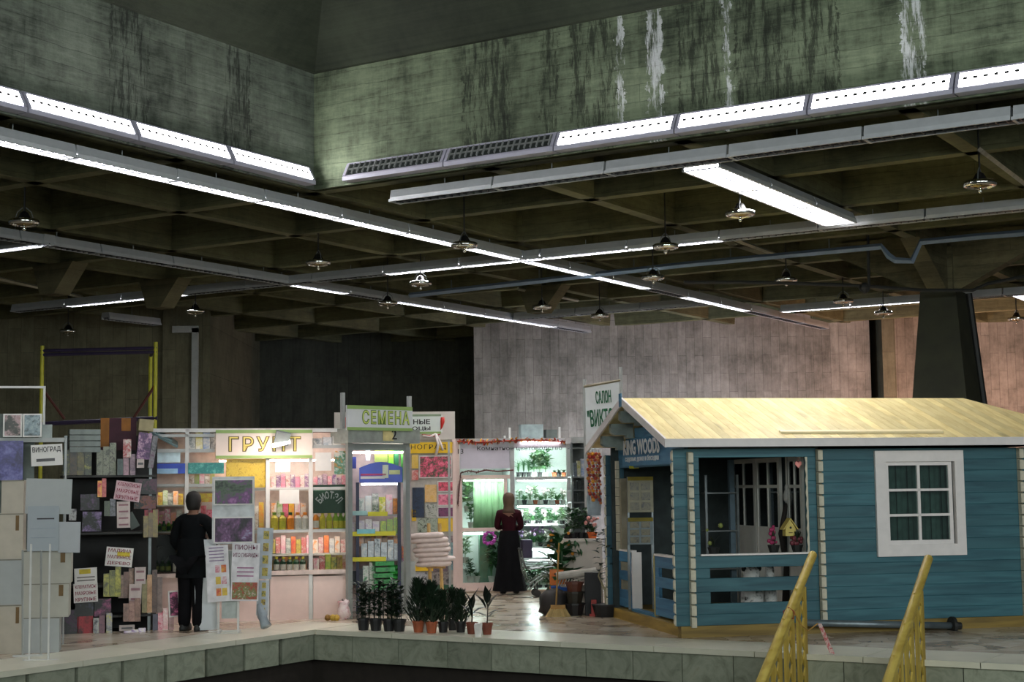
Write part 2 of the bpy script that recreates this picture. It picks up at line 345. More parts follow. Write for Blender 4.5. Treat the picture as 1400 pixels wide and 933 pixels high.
ce = MB().prism([(-14, .05), (.05, .05), (.05, -16), (30, -16), (30, 26), (-14, 26)], 'z', 6.85, 7.0).build('ceiling', CB, None, GO, GROT); struct(ce, 'coffered concrete ceiling')
us_ = [.3 + 2.55 * k for k in range(11)]; vs_ = [.05 + 2.63 * k for k in range(-6, 10)]
def beam(a, b, pos, along):
    poly = [(pos - .1, 5.72), (pos + .1, 5.72), (pos + .17, 6.85), (pos - .17, 6.85)]
    mb = MB()
    if along == 'u': mb.prism(poly, 'x', a, b)
    else: mb.prism(poly, 'y', a, b)
    return mb.build('beam', CB if along == 'u' else CB2, ce)
for v in vs_:
    if v == vs_[6]: beam(-14, 30, .24, 'u')
    else: beam(-14 if v > 0 else .2, 30, v, 'u')
for u in us_: beam(-16, 26, u, 'v')
for u in (-2.3, -4.9, -7.5, -10.1): beam(.05, 26, u, 'v')
struct(MB().box(-14, .0, .0, .04, 5.7, 7.27).build('wall_shaft_left', SL, None, GO, GROT), 'stained concrete face of the roof shaft above the long lit lamps')
struct(MB().box(.0, .04, -16, 0, 5.7, 7.27).build('wall_shaft_right', SR, None, GO, GROT), 'streaked concrete face of the roof shaft with white lime runs')
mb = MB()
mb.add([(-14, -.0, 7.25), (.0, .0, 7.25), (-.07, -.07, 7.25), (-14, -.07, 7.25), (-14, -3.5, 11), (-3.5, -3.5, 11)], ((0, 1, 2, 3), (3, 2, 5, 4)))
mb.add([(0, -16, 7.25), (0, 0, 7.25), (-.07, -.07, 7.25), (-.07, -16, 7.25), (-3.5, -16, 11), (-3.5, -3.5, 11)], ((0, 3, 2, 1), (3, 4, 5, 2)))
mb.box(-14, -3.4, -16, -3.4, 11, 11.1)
struct(mb.build('ceiling', SU, None, GO, GROT), 'sloping concrete of the roof shaft, shade put in its colour')

# the pillar with its haunches
PU, PV = 10.5, -5.21
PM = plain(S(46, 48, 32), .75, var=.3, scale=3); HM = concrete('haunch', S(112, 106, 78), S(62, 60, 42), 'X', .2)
pc = G(PU, PV, 0)
pil = thing('pillar', None, None, pc, GROT); struct(pil, 'dark tapering concrete pillar behind the house roof')
def sq(h, z): return [(-h, -h, z), (h, -h, z), (h, h, z), (-h, h, z)]
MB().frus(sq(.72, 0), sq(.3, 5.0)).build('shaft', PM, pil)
MB().box(-.24, .24, -.24, .24, 5.0, 5.75).build('neck', HM, pil)
for k in range(4):
    MB().prism([(.2, 5.02), (.34, 5.02), (1.75, 5.72), (1.75, 6.0), (.2, 6.0)], 'y', -.16, .16).build('haunch', HM, pil, rz=k * PI / 2)
MB().tube([(.40, -.33, 5.0), (.83, -.70, 0)], .06, 8).build('drain_pipe', DARK, pil)
for (u, v) in ((2.85, 7.94), (10.5, 2.68), (5.4, 7.94)):     # bare haunches elsewhere in the grid
    t = MB().prism([(-.5, 5.72), (.5, 5.72), (.3, 5.2), (-.05, 5.2)], 'x', -.18, .18).build('beam_bracket', HM, None, G(u, v, 0), GROT)
    struct(t, 'concrete bracket under the coffered ceiling')

# ================================================================ lamps
L = 1.55
HOUS = plain(S(178, 182, 184), .4, .2, var=.08); HOUS2 = plain(S(176, 174, 190), .4, var=.06); UNLIT = plain(S(96, 100, 100), .3, .4); FIN = plain(S(84, 86, 90), .3, .5, var=0, bmp=0)
def fins(n, y0, y1, z0, z1):
    mb = MB()
    for i in range(n): x = -L / 2 + L * (i + .5) / n; mb.box(x - .004, x + .004, y0, y1, z0, z1)
    mb.box(-L / 2, L / 2, (y0 + y1) / 2 - .004, (y0 + y1) / 2 + .004, z0, z1); return mb
def batten_meshes(wd):
    h = wd / 2
    return dict(h=MB().prism([(-h, 0), (-h, .05), (-h * .8, .15), (h * .8, .15), (h, .05), (h, 0), (h - .03, 0), (h - .03, .045), (-h + .03, .045), (-h + .03, 0)], 'x', -L / 2, L / 2).mesh('housing', HOUS),
                d=MB().box(-L / 2 + .03, L / 2 - .03, -h + .032, h - .032, .03, .044).mesh('diffuser', TUBE),
                u=MB().box(-L / 2 + .03, L / 2 - .03, -h + .032, h - .032, .03, .044).mesh('reflector', UNLIT),
                f=fins(14, -h + .03, h - .03, .004, .022).mesh('louvre', FIN),
                e=MB().box(L / 2 - .012, L / 2 + .02, -h - .003, h + .003, -.003, .03).mesh('end_plate', HOUS),
                w=MB().tube([(0, 0, .15), (0, 0, .24)], .006, 4).mesh('hanger', STEEL))
B1 = batten_meshes(.25); B2 = batten_meshes(.5)
def batten(P, rz, lit, label, group, B=B1):
    t = thing('fluorescent_batten', label, 'lamp', P, rz, group)
    link('housing', B['h'], t); link('diffuser' if lit else 'reflector', B['d'] if lit else B['u'], t)
    stuff(link('louvre', B['f'], t)); link('end_plate', B['e'], t); link('hanger', B['w'], t); return t
PIT = 1.58
def strip(axis, fixed, a, b, lits, words, B=B1, z=5.48):
    n = max(1, round(abs(b - a) / PIT)); sgn = 1 if b > a else -1
    for i in range(n):
        q = a + sgn * PIT * (i + .5)
        lit = any(lo <= q <= hi for lo, hi in lits)
        P = G(q, fixed, z) if axis == 'u' else G(fixed, q, z)
        batten(P, GROT if axis == 'u' else GROT + PI / 2, lit, '%s fluorescent batten, %s along %s' % ('lit' if lit else 'unlit', nth(i), words), 'battens of ' + words, B)
strip('u', .36, -7.0, 19.9, [(-7, 9.6), (12, 14.9)], 'the longest ceiling strip under the shaft edge')
strip('v', .42, -1.0, -13.6, [], 'the strip below the stained shaft wall')
strip('v', 5.85, 12.6, -10.2, [(7.5, 11.2), (-2.5, 2.9), (-3.4, -10)], 'the strip crossing the middle of the ceiling')
strip('u', 5.35, -3.5, 16.4, [(5.9, 7.8), (9.4, 16)], 'the strip above the soil kiosk')
strip('u', -5.2, .75, 5.6, [(0, 9)], 'the short wide strip beyond the shaft', B2)
strip('v', 13.5, 5.2, .4, [], 'the far strip before the dark recess')
strip('v', 15.75, -.2, -6.2, [(-3.6, -.5)], 'the far strip behind the pillar')
q = pz(1392, 408, 5.5); batten(Vector((q.x + .3, q.y, 5.48)), GROT, True, 'lit wide fluorescent batten behind the pillar at the picture edge', 'wide battens', B2)
for i, (px, py, d) in enumerate(((20, 341, 1), (180, 441, 0))):
    batten(pz(px, py, 5.48), GROT + (PI / 2 if d else 0), bool(d), ('lit' if d else 'unlit') + ' batten ' + ('crossing the ceiling strip at the picture edge' if d else 'above the olive wall beside the pilaster'), 'single battens').name
    MB().tube([(0, 0, .15), (0, 0, 1.38)], .008, 4).build('hanger', STEEL, [o for o in COL.objects if o.type == 'EMPTY'][-1])

# lamps fixed along the lower edge of the roof shaft
WH = MB().prism([(0, 0), (-.17, 0), (-.17, .05), (-.155, .06), (-.06, .23), (-.05, .25), (0, .25)], 'x', -L / 2, L / 2).mesh('housing', HOUS2)
def slope(x0, x1, off0, off1, t0=.06, t1=.94):
    a = Vector((0, -.155, .06)); b = Vector((0, -.06, .23)); n = Vector((0, -.17, -.095)).normalized(); n = Vector((0, -n.y * -1, n.z)) if False else Vector((0, -.873, .488))
    p = [a.lerp(b, t0), a.lerp(b, t1)]
    vs = [(x, (q + n * o).y, (q + n * o).z) for o in (off0, off1) for q in p for x in (x0, x1)]
    return MB().add(vs, ((0, 1, 3, 2), (4, 6, 7, 5), (0, 4, 5, 1), (2, 3, 7, 6), (0, 2, 6, 4), (1, 5, 7, 3)))
WD_ = slope(-L / 2 + .04, L / 2 - .04, .001, .006).mesh('diffuser', TUBE); WU_ = slope(-L / 2 + .04, L / 2 - .04, .001, .004).mesh('reflector', plain(S(70, 76, 74), .3, .4))
def wl():
    mb = MB()
    for i in range(14):
        x = -L / 2 + .1 + (L - .2) * i / 13; s_ = slope(x - .022, x + .022, .006, .016, .42, .60); mb.add(s_.v, s_.f)
    return mb.mesh('louvre', plain(S(60, 60, 60), .4, var=0))
def wlu():
    mb = MB()
    for i in range(18):
        x = -L / 2 + .06 + (L - .12) * i / 17; s_ = slope(x - .006, x + .006, .004, .03, .08, .92); mb.add(s_.v, s_.f)
    s_ = slope(-L / 2 + .04, L / 2 - .04, .004, .02, .45, .55); mb.add(s_.v, s_.f)
    return mb.mesh('louvre', plain(S(150, 152, 150), .4, .3, var=0))
def we():
    mb = MB()
    for x in (-L / 2 + .02, L / 2 - .02): s_ = slope(x - .02, x + .02, 0, .012, 0, 1); mb.add(s_.v, s_.f)
    s_ = slope(-L / 2, L / 2, 0, .012, .94, 1.0); mb.add(s_.v, s_.f); return mb.mesh('frame', HOUS2)
WL_, WLU_, WE_ = wl(), wlu(), we()
def walllamp(P, rz, lit, label, group):
    t = thing('wall_lamp', label, 'lamp', P, rz, group)
    link('housing', WH, t); link('diffuser' if lit else 'reflector', WD_ if lit else WU_, t); stuff(link('louvre', WL_ if lit else WLU_, t)); link('frame', WE_, t)
for i in range(6): walllamp(G(-.95 - 1.575 * i, -.005, 5.72), GROT, True, 'lit louvred lamp on the left shaft wall, %s from the corner' % nth(i), 'lamps on the left shaft wall')
for i in range(8): walllamp(G(-.005, -1.38 - 1.57 * i, 5.72), GROT - PI / 2, i > 1, '%s louvred lamp on the streaked shaft wall, %s from the corner' % ('lit' if i > 1 else 'unlit', nth(i)), 'lamps on the streaked shaft wall')

# round chrome lamps hanging below the grid
STEM = MB().tube([(0, 0, .16), (0, 0, .5)], .012, 5).mesh('stem', DARK); STEM2 = MB().tube([(0, 0, .16), (0, 0, 1.63)], .012, 5).mesh('stem', DARK)
def round_lamp():
    t = thing('round_lamp', '', 'lamp')
    link('stem', STEM, t)
    MB().lathe([(.02, .17), (.05, .15), (.075, .1), (.1, .07), (.11, .055)], 16).build('canopy', plain((.02, .02, .02), .25, .5), t, smooth=True)
    MB().lathe([(.04, -.02), (.11, .0), (.15, .03), (.15, .055)], 16).build('reflector', plain(S(150, 132, 82), .18, .9), t, smooth=True)
    n = 20; ring = MB(); pr = [(.158, -.03), (.19, -.015), (.192, .03), (.17, .045)]
    vs = [(r * math.cos(2 * PI * k / n), r * math.sin(2 * PI * k / n), z + .02) for r, z in pr for k in range(n)]
    ring.add(vs, [(i * n + k, i * n + (k + 1) % n, ((i + 1) % 4) * n + (k + 1) % n, ((i + 1) % 4) * n + k) for i in range(4) for k in range(n)])
    ring.build('rim', CHROME, t, smooth=True)
    MB().ball((0, 0, -.055), .028, 8).tube([(0, 0, -.05), (0, 0, 0)], .014, 6).build('finial', CHROME, t, smooth=True)
    MB().tube([(-.12, 0, .06), (-.09, 0, .16), (-.02, 0, .22)], .007, 5).tube([(.12, 0, .06), (.09, 0, .16), (.02, 0, .22)], .007, 5).build('bracket', STEEL, t)
    return t
RL = sorted([(33, 307), (635, 338), (1012, 295), (1340, 255), (910, 340), (435, 362), (575, 390), (530, 417), (267, 428), (93, 455), (741, 422), (820, 434), (893, 382), (1075, 385), (1153, 414), (1208, 430), (1390, 438)])
r0 = round_lamp()
for i, (px, py) in enumerate(RL):
    P = pz(px, py, 5.23); o = r0 if i == 0 else dup(r0)
    o.location = P; o['label'] = 'round chrome hanging lamp, %s from left among those below the coffered ceiling' % nth(i); o['group'] = 'round chrome lamps under the ceiling'
    o.rotation_euler.z = i * .7
    g = P - GO; gu = g.x * math.cos(GROT) + g.y * math.sin(GROT); gv = -g.x * math.sin(GROT) + g.y * math.cos(GROT)
    if min(min(abs(gu - x) for x in us_), min(abs(gv - x) for x in vs_)) > .11:
        for c in o.children:
            if c.name.startswith('stem'): c.data = STEM2

# cable tray, conduits, cables
TR = Plane(G(8.15, 0, 0), math.degrees(GROT) + 90)
def tray(pts, name, label, r=.05):
    t = thing(name, label, 'cable tray'); P = [TR.at(*p) for p in pts]
    MB().tube(P, r, 4).build('tray', plain(S(120, 138, 158), .35, .4, var=.1), t)
    for k in range(len(P) - 1):
        n = max(1, int((P[k + 1] - P[k]).length / 1.5))
        for i in range(n):
            if n < 2: continue
            a = P[k].lerp(P[k + 1], (i + .5) / n); MB().tube([a, a + Vector((0, 0, .2))], .012, 4).build('hanger', STEEL, t)
tray([(560, 404), (935, 362), (1205, 337), (1215, 350), (1224, 356), (1247, 357), (1259, 331), (1330, 324), (1420, 317)], 'cable_tray', 'blue grey metal cable tray bent around the pillar haunch')
CY_ = 25.2
tag(MB().tube([at(*p, CY_) for p in ((935, 386), (1020, 386), (1100, 388), (1180, 391), (1262, 397), (1330, 397), (1350, 388), (1400, 378), (1420, 374))], .03, 6).build('cable', DARK), 'thick black cable strung level across the pillar top', 'cable')
tag(MB().tube([Vector((at(1187, 330, 24.6).x, 24.6, 6.86)), at(1188, 392, 24.6)], .025, 5).ball(at(1182, 394, 24.6), .09).build('drop_rod', DARK), 'black hanging rod with a small bulb in front of the haunch', 'rod')
cd = MB(); a_, b_ = pz(1340, 205, 5.62), pz(1425, 270, 5.62); cd.tube([a_, b_], .035, 4)
tag(cd.build('conduit', plain(S(170, 160, 140), .5)), 'pale straight conduit beside the uppermost round lamp', 'conduit')
for px0, py0, px1, py1, lb in ((-20, 377, 112, 406, 'pale conduit under the ceiling above the scaffold'), (708, 395, 790, 411, 'pale conduit below the middle of the ceiling'), (1000, 326, 1070, 352, 'pale conduit leading to a round lamp')):
    tag(MB().tube([pz(px0, py0, 5.66), pz(px1, py1, 5.66)], .035, 4).build('conduit', plain(S(150, 148, 128), .5)), lb, 'conduit')
# grey duct on the pilaster
du = thing('wall_duct', 'grey rectangular duct bent down the pilaster beside the recess', 'duct', at(266, 590, 34.6))
b0 = at(266, 590, 34.6); t0 = at(266, 449, 34.6); l0 = at(236, 449, 34.6)
cbox(.14, .1, t0.z - b0.z, 0, 0, 0).build('drop', GREYW, du); MB().box(l0.x - b0.x, .07, -.05, .05, t0.z - b0.z - .1, t0.z - b0.z + .05).build('run', GREYW, du)

# ================================================================ the garden house
BLUE = wood(S(56, 104, 113), S(35, 78, 89), 0); BLUEV = wood(S(48, 92, 108), S(30, 68, 84), 2); BLUE_LIT = wood(S(68, 122, 154), S(44, 92, 124), 1)  # gable blue is a lighter copy; that side's light is in the colour
LOGW = plain(S(200, 194, 172), .6, var=.18, scale=14); TRIMW = plain(S(226, 220, 216), .5, var=.06); ROOFW = wood(S(228, 212, 154), S(208, 188, 126), 1, .6); BASEW = wood(S(150, 124, 56), S(104, 84, 36), 0)
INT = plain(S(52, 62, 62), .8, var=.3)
GL = glass((.8, .9, .88), .1)
hs = thing('garden_house', 'blue timber garden house with open porch and pale plank roof', 'garden house', HO, HROT)
def hbox(name, s0, s1, t0, t1, z0, z1, m, par=hs): return MB().box(s0, s1, t0, t1, z0, z1).build(name, m, par)
hbox('base_beam', -.12, 5.25, -.03, .1, 0, .13, BASEW); MB().box(-.1, .05, .1, 3.1, 0, .13).build('base_beam', wood(S(168, 138, 62), S(122, 98, 42), 1), hs); hbox('floor_deck', .05, 5.2, .1, 3.05, .1, .16, BASEW)
RH = .138
def board(s0, s1, z0, z1, name='wall_board', t=0.0, th=.05, m=None, along='x'):
    b = .004; poly = [(t + b, z0), (t, z0 + b), (t, z1 - b), (t + b, z1), (t + th, z1), (t + th, z0)]
    mb = MB()
    if along == 'x': mb.prism(poly, 'x', s0, s1)
    else: mb.prism(poly, 'y', s0, s1)
    return mb.build(name, m or (BLUE if along == 'x' else BLUE_LIT), hs)
for k in range(15):
    z0 = .13 + k * RH; z1 = z0 + RH
    if z1 > .97 and z0 < 2.05: board(1.70, 2.42, z0, z1); board(3.52, 4.30, z0, z1)
    else: board(1.70, 4.30, z0, z1)
    board(4.36, 5.22, z0, z1)
for z0, z1 in ((.13, .26), (.26, .385)): board(-.17, 1.63, z0, z1)
for z0, z1 in ((.385, .52), (.68, .80)): board(-.17, .26, z0, z1); board(1.47, 1.63, z0, z1)
board(-.17, 1.63, .52, .68); board(-.17, 1.63, .80, .95)
for k in range(8):
    z0 = .95 + k * .1445; board(-.17, .15, z0, z0 + .1445, 'corner_log'); board(1.5, 1.63, z0, z0 + .1445, 'corner_log')
board(-.17, 1.63, 2.106, 2.21)
hbox('porch_sill', .14, 1.52, -.05, .07, .945, .965, TRIMW)
MB().prism([(1.49 + (.012 if i % 2 else 0), .96 + i * .0715) for i in range(17)] + [(1.52, 2.104), (1.52, .96)], 'y', -.012, 0).build('scalloped_edge', LOGW, hs)
le = MB().frus([(-.03, -.075, .006), (.03, -.075, .006), (.03, .0, 0), (-.03, .0, 0)], [(-.03, -.075, RH - .018), (.03, -.075, RH - .018), (.03, 0, RH - .004), (-.03, 0, RH - .004)])
le_me = le.mesh('log_end', LOGW)
for s in (.03, 1.665, 4.33):
    for k in range(15): link('log_end', le_me, hs, (s, -.0, .13 + k * RH - (.02 if s == .03 else 0)))
ge = MB().prism([(0, .006), (0, RH - .008), (-.014, RH - .03), (-.014, .03)], 'y', -.005, .055)
ge_me = ge.mesh('log_end', LOGW)
for t in (0, 3.0):
    for k in range(15): link('log_end', ge_me, hs, (-.17, t, .13 + k * RH))
le3 = MB().box(-.05, .0, -.03, .03, .005, .12).mesh('log_end', LOGW)
for k in range(10): link('log_end', le3, hs, (-.005, 2.93, .9 + k * .122))
# back wall, partition, gable side
for t, s0, s1 in ((3.0, -.17, 5.22),):
    for k in range(15): board(s0, s1, .13 + k * RH, .13 + (k + 1) * RH, t=t, m=BLUEV)
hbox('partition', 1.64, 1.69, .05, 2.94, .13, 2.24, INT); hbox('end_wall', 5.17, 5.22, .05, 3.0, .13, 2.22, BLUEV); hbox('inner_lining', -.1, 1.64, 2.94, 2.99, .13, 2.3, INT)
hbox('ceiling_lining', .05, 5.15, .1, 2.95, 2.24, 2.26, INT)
for z0, z1 in ((.16, .27), (.27, .385), (.515, .64), (.76, .90)): board(2.34, 3.0, z0, z1, 'gate_board', -.02, .04, along='y'); board(.05, 1.29, z0, z1, 'gate_board', -.02, .04, along='y')
for z0, z1 in ((.385, .515), (.64, .76)):
    for a, b in ((2.34, 2.46), (2.9, 3.0), (1.13, 1.29), (.05, .42)): board(a, b, z0, z1, 'gate_board', -.02, .04, along='y')
hbox('gate_cap', -.03, .05, 2.32, 3.02, .9, .925, TRIMW); hbox('gate_cap', -.03, .05, .05, 1.31, .9, .925, TRIMW)
hbox('door_jamb', -.02, .11, 2.3, 2.335, .16, .9, TRIMW); hbox('door_jamb', -.03, .05, 1.292, 1.32, .14, .92, plain(S(190, 172, 110), .5))
hbox('threshold', -.03, .06, 1.3, 2.33, .13, .165, BLUE_LIT)
for k in range(5): board(0, 3.05, 2.02 + k * .13, 2.15 + k * .13, 'gable_board', 0, .04, along='y') if k == 0 else board(max(0, (k - .6) * .42 - .1), 3.05 - max(0, (k - .6) * .42 - .1), 2.02 + k * .13, 2.15 + k * .13, 'gable_board', 0, .04, along='y')
hbox('gable_post', -.02, .05, .02, .16, .95, 2.05, BLUEV); hbox('gable_post', -.0, .05, 2.86, 3.0, .9, 2.05, BLUEV)
# lettering on the gable: a blue board with white raised letters
sgn = MB().box(-.035, -.005, .32, 2.62, 2.04, 2.18).build('name_board', BLUE_LIT, hs)
WL = plain(S(205, 208, 208), .6, var=.03, bmp=0)
letter(sgn, 'KING WOODS', 1.62, .2, (-.045, 1.72, 2.285), WL, .03, rot=(0, 0, -PI / 2)); letter(sgn, 'садовые дома и беседки', 1.5, .085, (-.045, 1.7, 2.13), WL, .01, rot=(0, 0, -PI / 2))
# roof
RZ, EZ, RT, ET = 2.89, 2.31, 1.5, -.3
S0, SR, SE = -.34, 4.42, 5.42
def roofpt(s, f, up): t = ET + (RT - ET) * f; return (s, t - up * .3, EZ + (RZ - EZ) * f + up * .95)
n = int((SE - S0) / .116)
for i in range(n):
    a, b = S0 + .116 * i + .0015, S0 + .116 * (i + 1) - .0015
    fa = 1.0 if a < SR else 1 - (a - SR) / (SE - SR); fb = 1.0 if b < SR else 1 - (b - SR) / (SE - SR)
    lo = [roofpt(a, 0, -.012), roofpt(b, 0, -.012), roofpt(b, fb, -.012), roofpt(a, fa, -.012)]; hi = [roofpt(a, 0, .012), roofpt(b, 0, .012), roofpt(b, fb, .012), roofpt(a, fa, .012)]
    MB().frus(lo, hi).build('roof_board', ROOFW, hs)
MB().frus([(S0, RT, RZ - .012), (SR, RT, RZ - .012), (SE, 3.3, EZ), (S0, 3.3, EZ)], [(S0, RT, RZ + .012), (SR, RT, RZ + .012), (SE, 3.3, EZ + .024), (S0, 3.3, EZ + .024)]).build('rear_roof', ROOFW, hs)
MB().frus([(SR, RT, RZ - .02), (SE, ET, EZ - .012), (SE, 3.3, EZ - .012)], [(SR, RT, RZ), (SE, ET, EZ + .012), (SE, 3.3, EZ + .012)]).build('hip_roof', ROOFW, hs)
hbox('fascia', S0 - .01, SE, ET - .035, ET - .008, EZ - .085, EZ + .012, TRIMW)
def barge(t0, z0, t1, z1):
    d = .1; vs = [(S0 - .03, t0, z0 - d), (S0 - .005, t0, z0 - d), (S0 - .005, t0, z0), (S0 - .03, t0, z0)]
    return MB().frus(vs, [(S0 - .03, t1, z1 - d), (S0 - .005, t1, z1 - d), (S0 - .005, t1, z1), (S0 - .03, t1, z1)]).build('barge_board', TRIMW, hs)
barge(RT, RZ + .02, ET - .035, EZ + .012); barge(RT, RZ + .02, 3.34, EZ + .012)
MB().box(S0 - .04, S0 - .028, RT - .05, RT + .05, RZ - .1, RZ + .07).build('peak_plate', BLUE_LIT, hs)
CORB = plain(S(140, 152, 148), .6)
for k in range(3):
    for sd in (-1, 1):
        tt = RT + sd * (.30 + .46 * k); zz = RZ - .045 - (.30 + .46 * k) * .322
        q = .3 if sd > 0 else .12
        MB().prism([(-q, zz), (-q, zz - .11), (-q * .85, zz - .15), (-q * .3, zz - .15), (-q * .3, zz - .19), (.0, zz - .19), (.0, zz)], 'y', tt - .06, tt + .06).build('corbel', CORB, hs)
MB().prism([(-.3, RZ - .07), (-.3, RZ - .15), (-.2, RZ - .19), (0, RZ - .21), (0, RZ - .07)], 'y', RT - .1, RT + .1).build('corbel', CORB, hs)
tag(MB().frus([roofpt(1.15, .1, .014), roofpt(3.25, .09, .014), roofpt(3.25, .14, .014), roofpt(1.15, .14, .014)], [roofpt(1.15, .1, .04), roofpt(3.25, .09, .04), roofpt(3.25, .14, .04), roofpt(1.15, .14, .04)]).build('wooden_lath', plain(S(236, 222, 178), .5, var=.05), None, HO, HROT), 'pale wooden lath lying along the lower edge of the plank roof', 'lath')
# window
wf = thing('window', None, None); wf.parent = hs
def wbox(name, s0, s1, t0, t1, z0, z1, m=TRIMW): return MB().box(s0, s1, t0, t1, z0, z1).build(name, m, wf)
wbox('casing', 2.39, 2.53, -.04, .03, .89, 2.17); wbox('casing', 3.44, 3.56, -.04, .03, .89, 2.17); wbox('casing', 2.53, 3.44, -.04, .03, 2.035, 2.17); wbox('casing', 2.53, 3.44, -.04, .03, .89, 1.03)
wbox('sash', 2.53, 2.575, .0, .05, 1.03, 2.035); wbox('sash', 3.37, 3.415, .0, .05, 1.03, 2.035); wbox('sash', 2.575, 3.37, .0, .05, 1.99, 2.035); wbox('sash', 2.575, 3.37, .0, .05, 1.03, 1.08)
wbox('muntin', 2.955, 2.99, .0, .04, 1.08, 1.99)
for z in (1.37, 1.675): wbox('muntin', 2.575, 3.37, .0, .038, z, z + .03)
for a, b in ((2.575, 2.955), (2.99, 3.37)):
    for z0, z1 in ((1.08, 1.37), (1.40, 1.675), (1.705, 1.99)): wbox('pane', a, b, .018, .024, z0, z1, GL)
ct = MB()
for i in range(14): x = 2.5 + i * .075; ct.tube([(x, .2 + .02 * (i % 2), .95), (x, .2 + .02 * (i % 2), 2.1)], .04, 6)
ct.build('curtain', plain(S(96, 112, 104), .8, var=.3), hs)

HP = Plane(HO, 12)                      # planes parallel to the house front, for what stands in the porch
DOORW = plain(S(214, 214, 206), .5, var=.06)
HT = Plane(Hs(1.64, 0, 0), 102)
def french_door(r, off, label, cols, rows=2, sill=.36):
    m, wd, ht = HT.rect(r, .05); t = thing('french_door', label, 'door', (m.x, m.y, .17 + HO.z), HT.ang); m_z = .16; ht = 1.95
    h = wd / 2
    for a, b in ((-h, -h + .07), (h - .07, h)): MB().box(a, b, -.02, .02, 0, ht).build('stile', DOORW, t)
    for z0, z1 in ((0, 1.06), (ht - .06, ht)): MB().box(-h + .07, h - .07, -.015, .015, z0, z1).build('rail', DOORW, t)
    MB().box(-h + .07, h - .07, -.018, .018, 1.56, 1.6).build('muntin', DOORW, t)
    for i in range(1, cols): x = -h + .07 + (wd - .14) * i / cols; MB().box(x - .012, x + .012, -.018, .018, 1.06, ht - .06).build('muntin', DOORW, t)
    MB().box(-h + .07, h - .07, -.003, .003, 1.06, ht - .06).build('pane', GL, t)
french_door((1004, 620, 1036.5, 760), 2.2, 'white glazed door inside the porch, the one beside the grey post', 2)
french_door((1037, 620, 1070, 760), 2.2, 'white glazed door inside the porch, nearer the birdhouse', 2)
french_door((1079, 620, 1101, 760), 2.1, 'white glazed door leaf partly hidden behind the birdhouse', 2)
m, wd, ht = HP.rect((999, 625, 1005, 760), 2.1); tag(cbox(.07, .07, 1.95).build('porch_post', plain(S(96, 118, 130), .5), None, (m.x, m.y, .16), HROT), 'grey blue post standing beside the white glazed doors', 'post')
m, wd, ht = HP.rect((985, 640, 992, 755), 2.0)
sh = thing('display_rack', 'dim narrow display rack deep in the porch beside the post', 'rack', (m.x, m.y, .16), HROT)
for x in (-.22, .22): cbox(.03, .03, 1.75, x).build('post', STEEL, sh)
for z in (.5, 1.0, 1.5): cbox(.44, .2, .02, 0, .1, z).build('shelf', STEEL, sh)
# birdhouse on the sill post, flowers, pink heart, figures
YEL = plain(S(204, 184, 98), .6, var=.1)
m, wd, ht = HP.rect((1070, 709, 1088, 733), .25)
bh = thing('birdhouse', 'yellow wooden birdhouse with a round hole hanging in the porch', 'birdhouse', m, HROT)
MB().prism([(-.065, 0), (.065, 0), (.065, .09), (0, .19), (-.065, .09)], 'y', -.05, .05).build('body', YEL, bh)
for sd in (-1, 1): MB().frus([(0, -.065, .2), (sd * .088, -.065, .075), (sd * .088, .065, .075), (0, .065, .2)], [(0, -.065, .216), (sd * .1, -.065, .078), (sd * .1, .065, .078), (0, .065, .216)]).build('roof', YEL, bh)
MB().lathe([(.014, 0), (.014, .004)], 10).build('hole', INK, bh).matrix_local = Matrix.Translation((0, -.05, .1)) @ Matrix.Rotation(PI / 2, 4, 'X')
MB().box(-.025, .025, -.0515, -.05, .034, .046).build('text_line', plain(S(120, 100, 50), .6), bh)
MB().tube([(0, 0, .21), (0, 0, 2.22 - m.z)], .004, 4).build('cord', DARK, bh)
def flowers(r, off, col, label, n=14, name='flower_basket'):
    m, wd, ht = HP.rect(r, off); t = thing(name, label, 'flowers', m, HROT)
    MB().lathe([(.05, 0), (.08, .1), (.075, .1)], 8).build('pot', DARK, t)
    f = MB(); g = MB()
    for i in range(n):
        a = rnd(0, 2 * PI); rr = rnd(0, wd / 2); p = (rr * math.cos(a), rr * math.sin(a) * .6, rnd(.12, max(.16, ht))); f.ball(p, rnd(.018, .035), 5)
        g.leaf((0, 0, .08), (rr * math.cos(a), rr * math.sin(a), .25), .2, .05)
    stuff(f.build('blossom', plain(col, .6), t)); stuff(g.build('foliage', plain(S(30, 42, 26), .6), t)); return t
flowers((1050, 720, 1066, 757), .2, S(150, 30, 80), 'crimson flowers in a dark pot beside the birdhouse')
flowers((1080, 735, 1100, 757), .2, S(110, 40, 50), 'dull red flowers in a dark pot under the birdhouse')
flowers((962, 715, 990, 760), .3, S(120, 130, 60), 'dark potted plant with a pale flower at the porch corner', 3)
m, wd, ht = HP.rect((1087, 632, 1096, 640), .12)
htx = [(0, -.04), (.04, .0), (.042, .025), (.022, .04), (0, .022), (-.022, .04), (-.042, .025), (-.04, 0)]
tag(MB().prism(htx, 'y', -.006, .006).tube([(0, 0, .02), (0, 0, 2.2 - m.z - .04)], .002, 4).build('heart_ornament', plain(S(240, 150, 140), .5), None, (m.x, m.y, m.z + .04), HROT), 'pink heart ornament hanging in the porch corner', 'ornament')
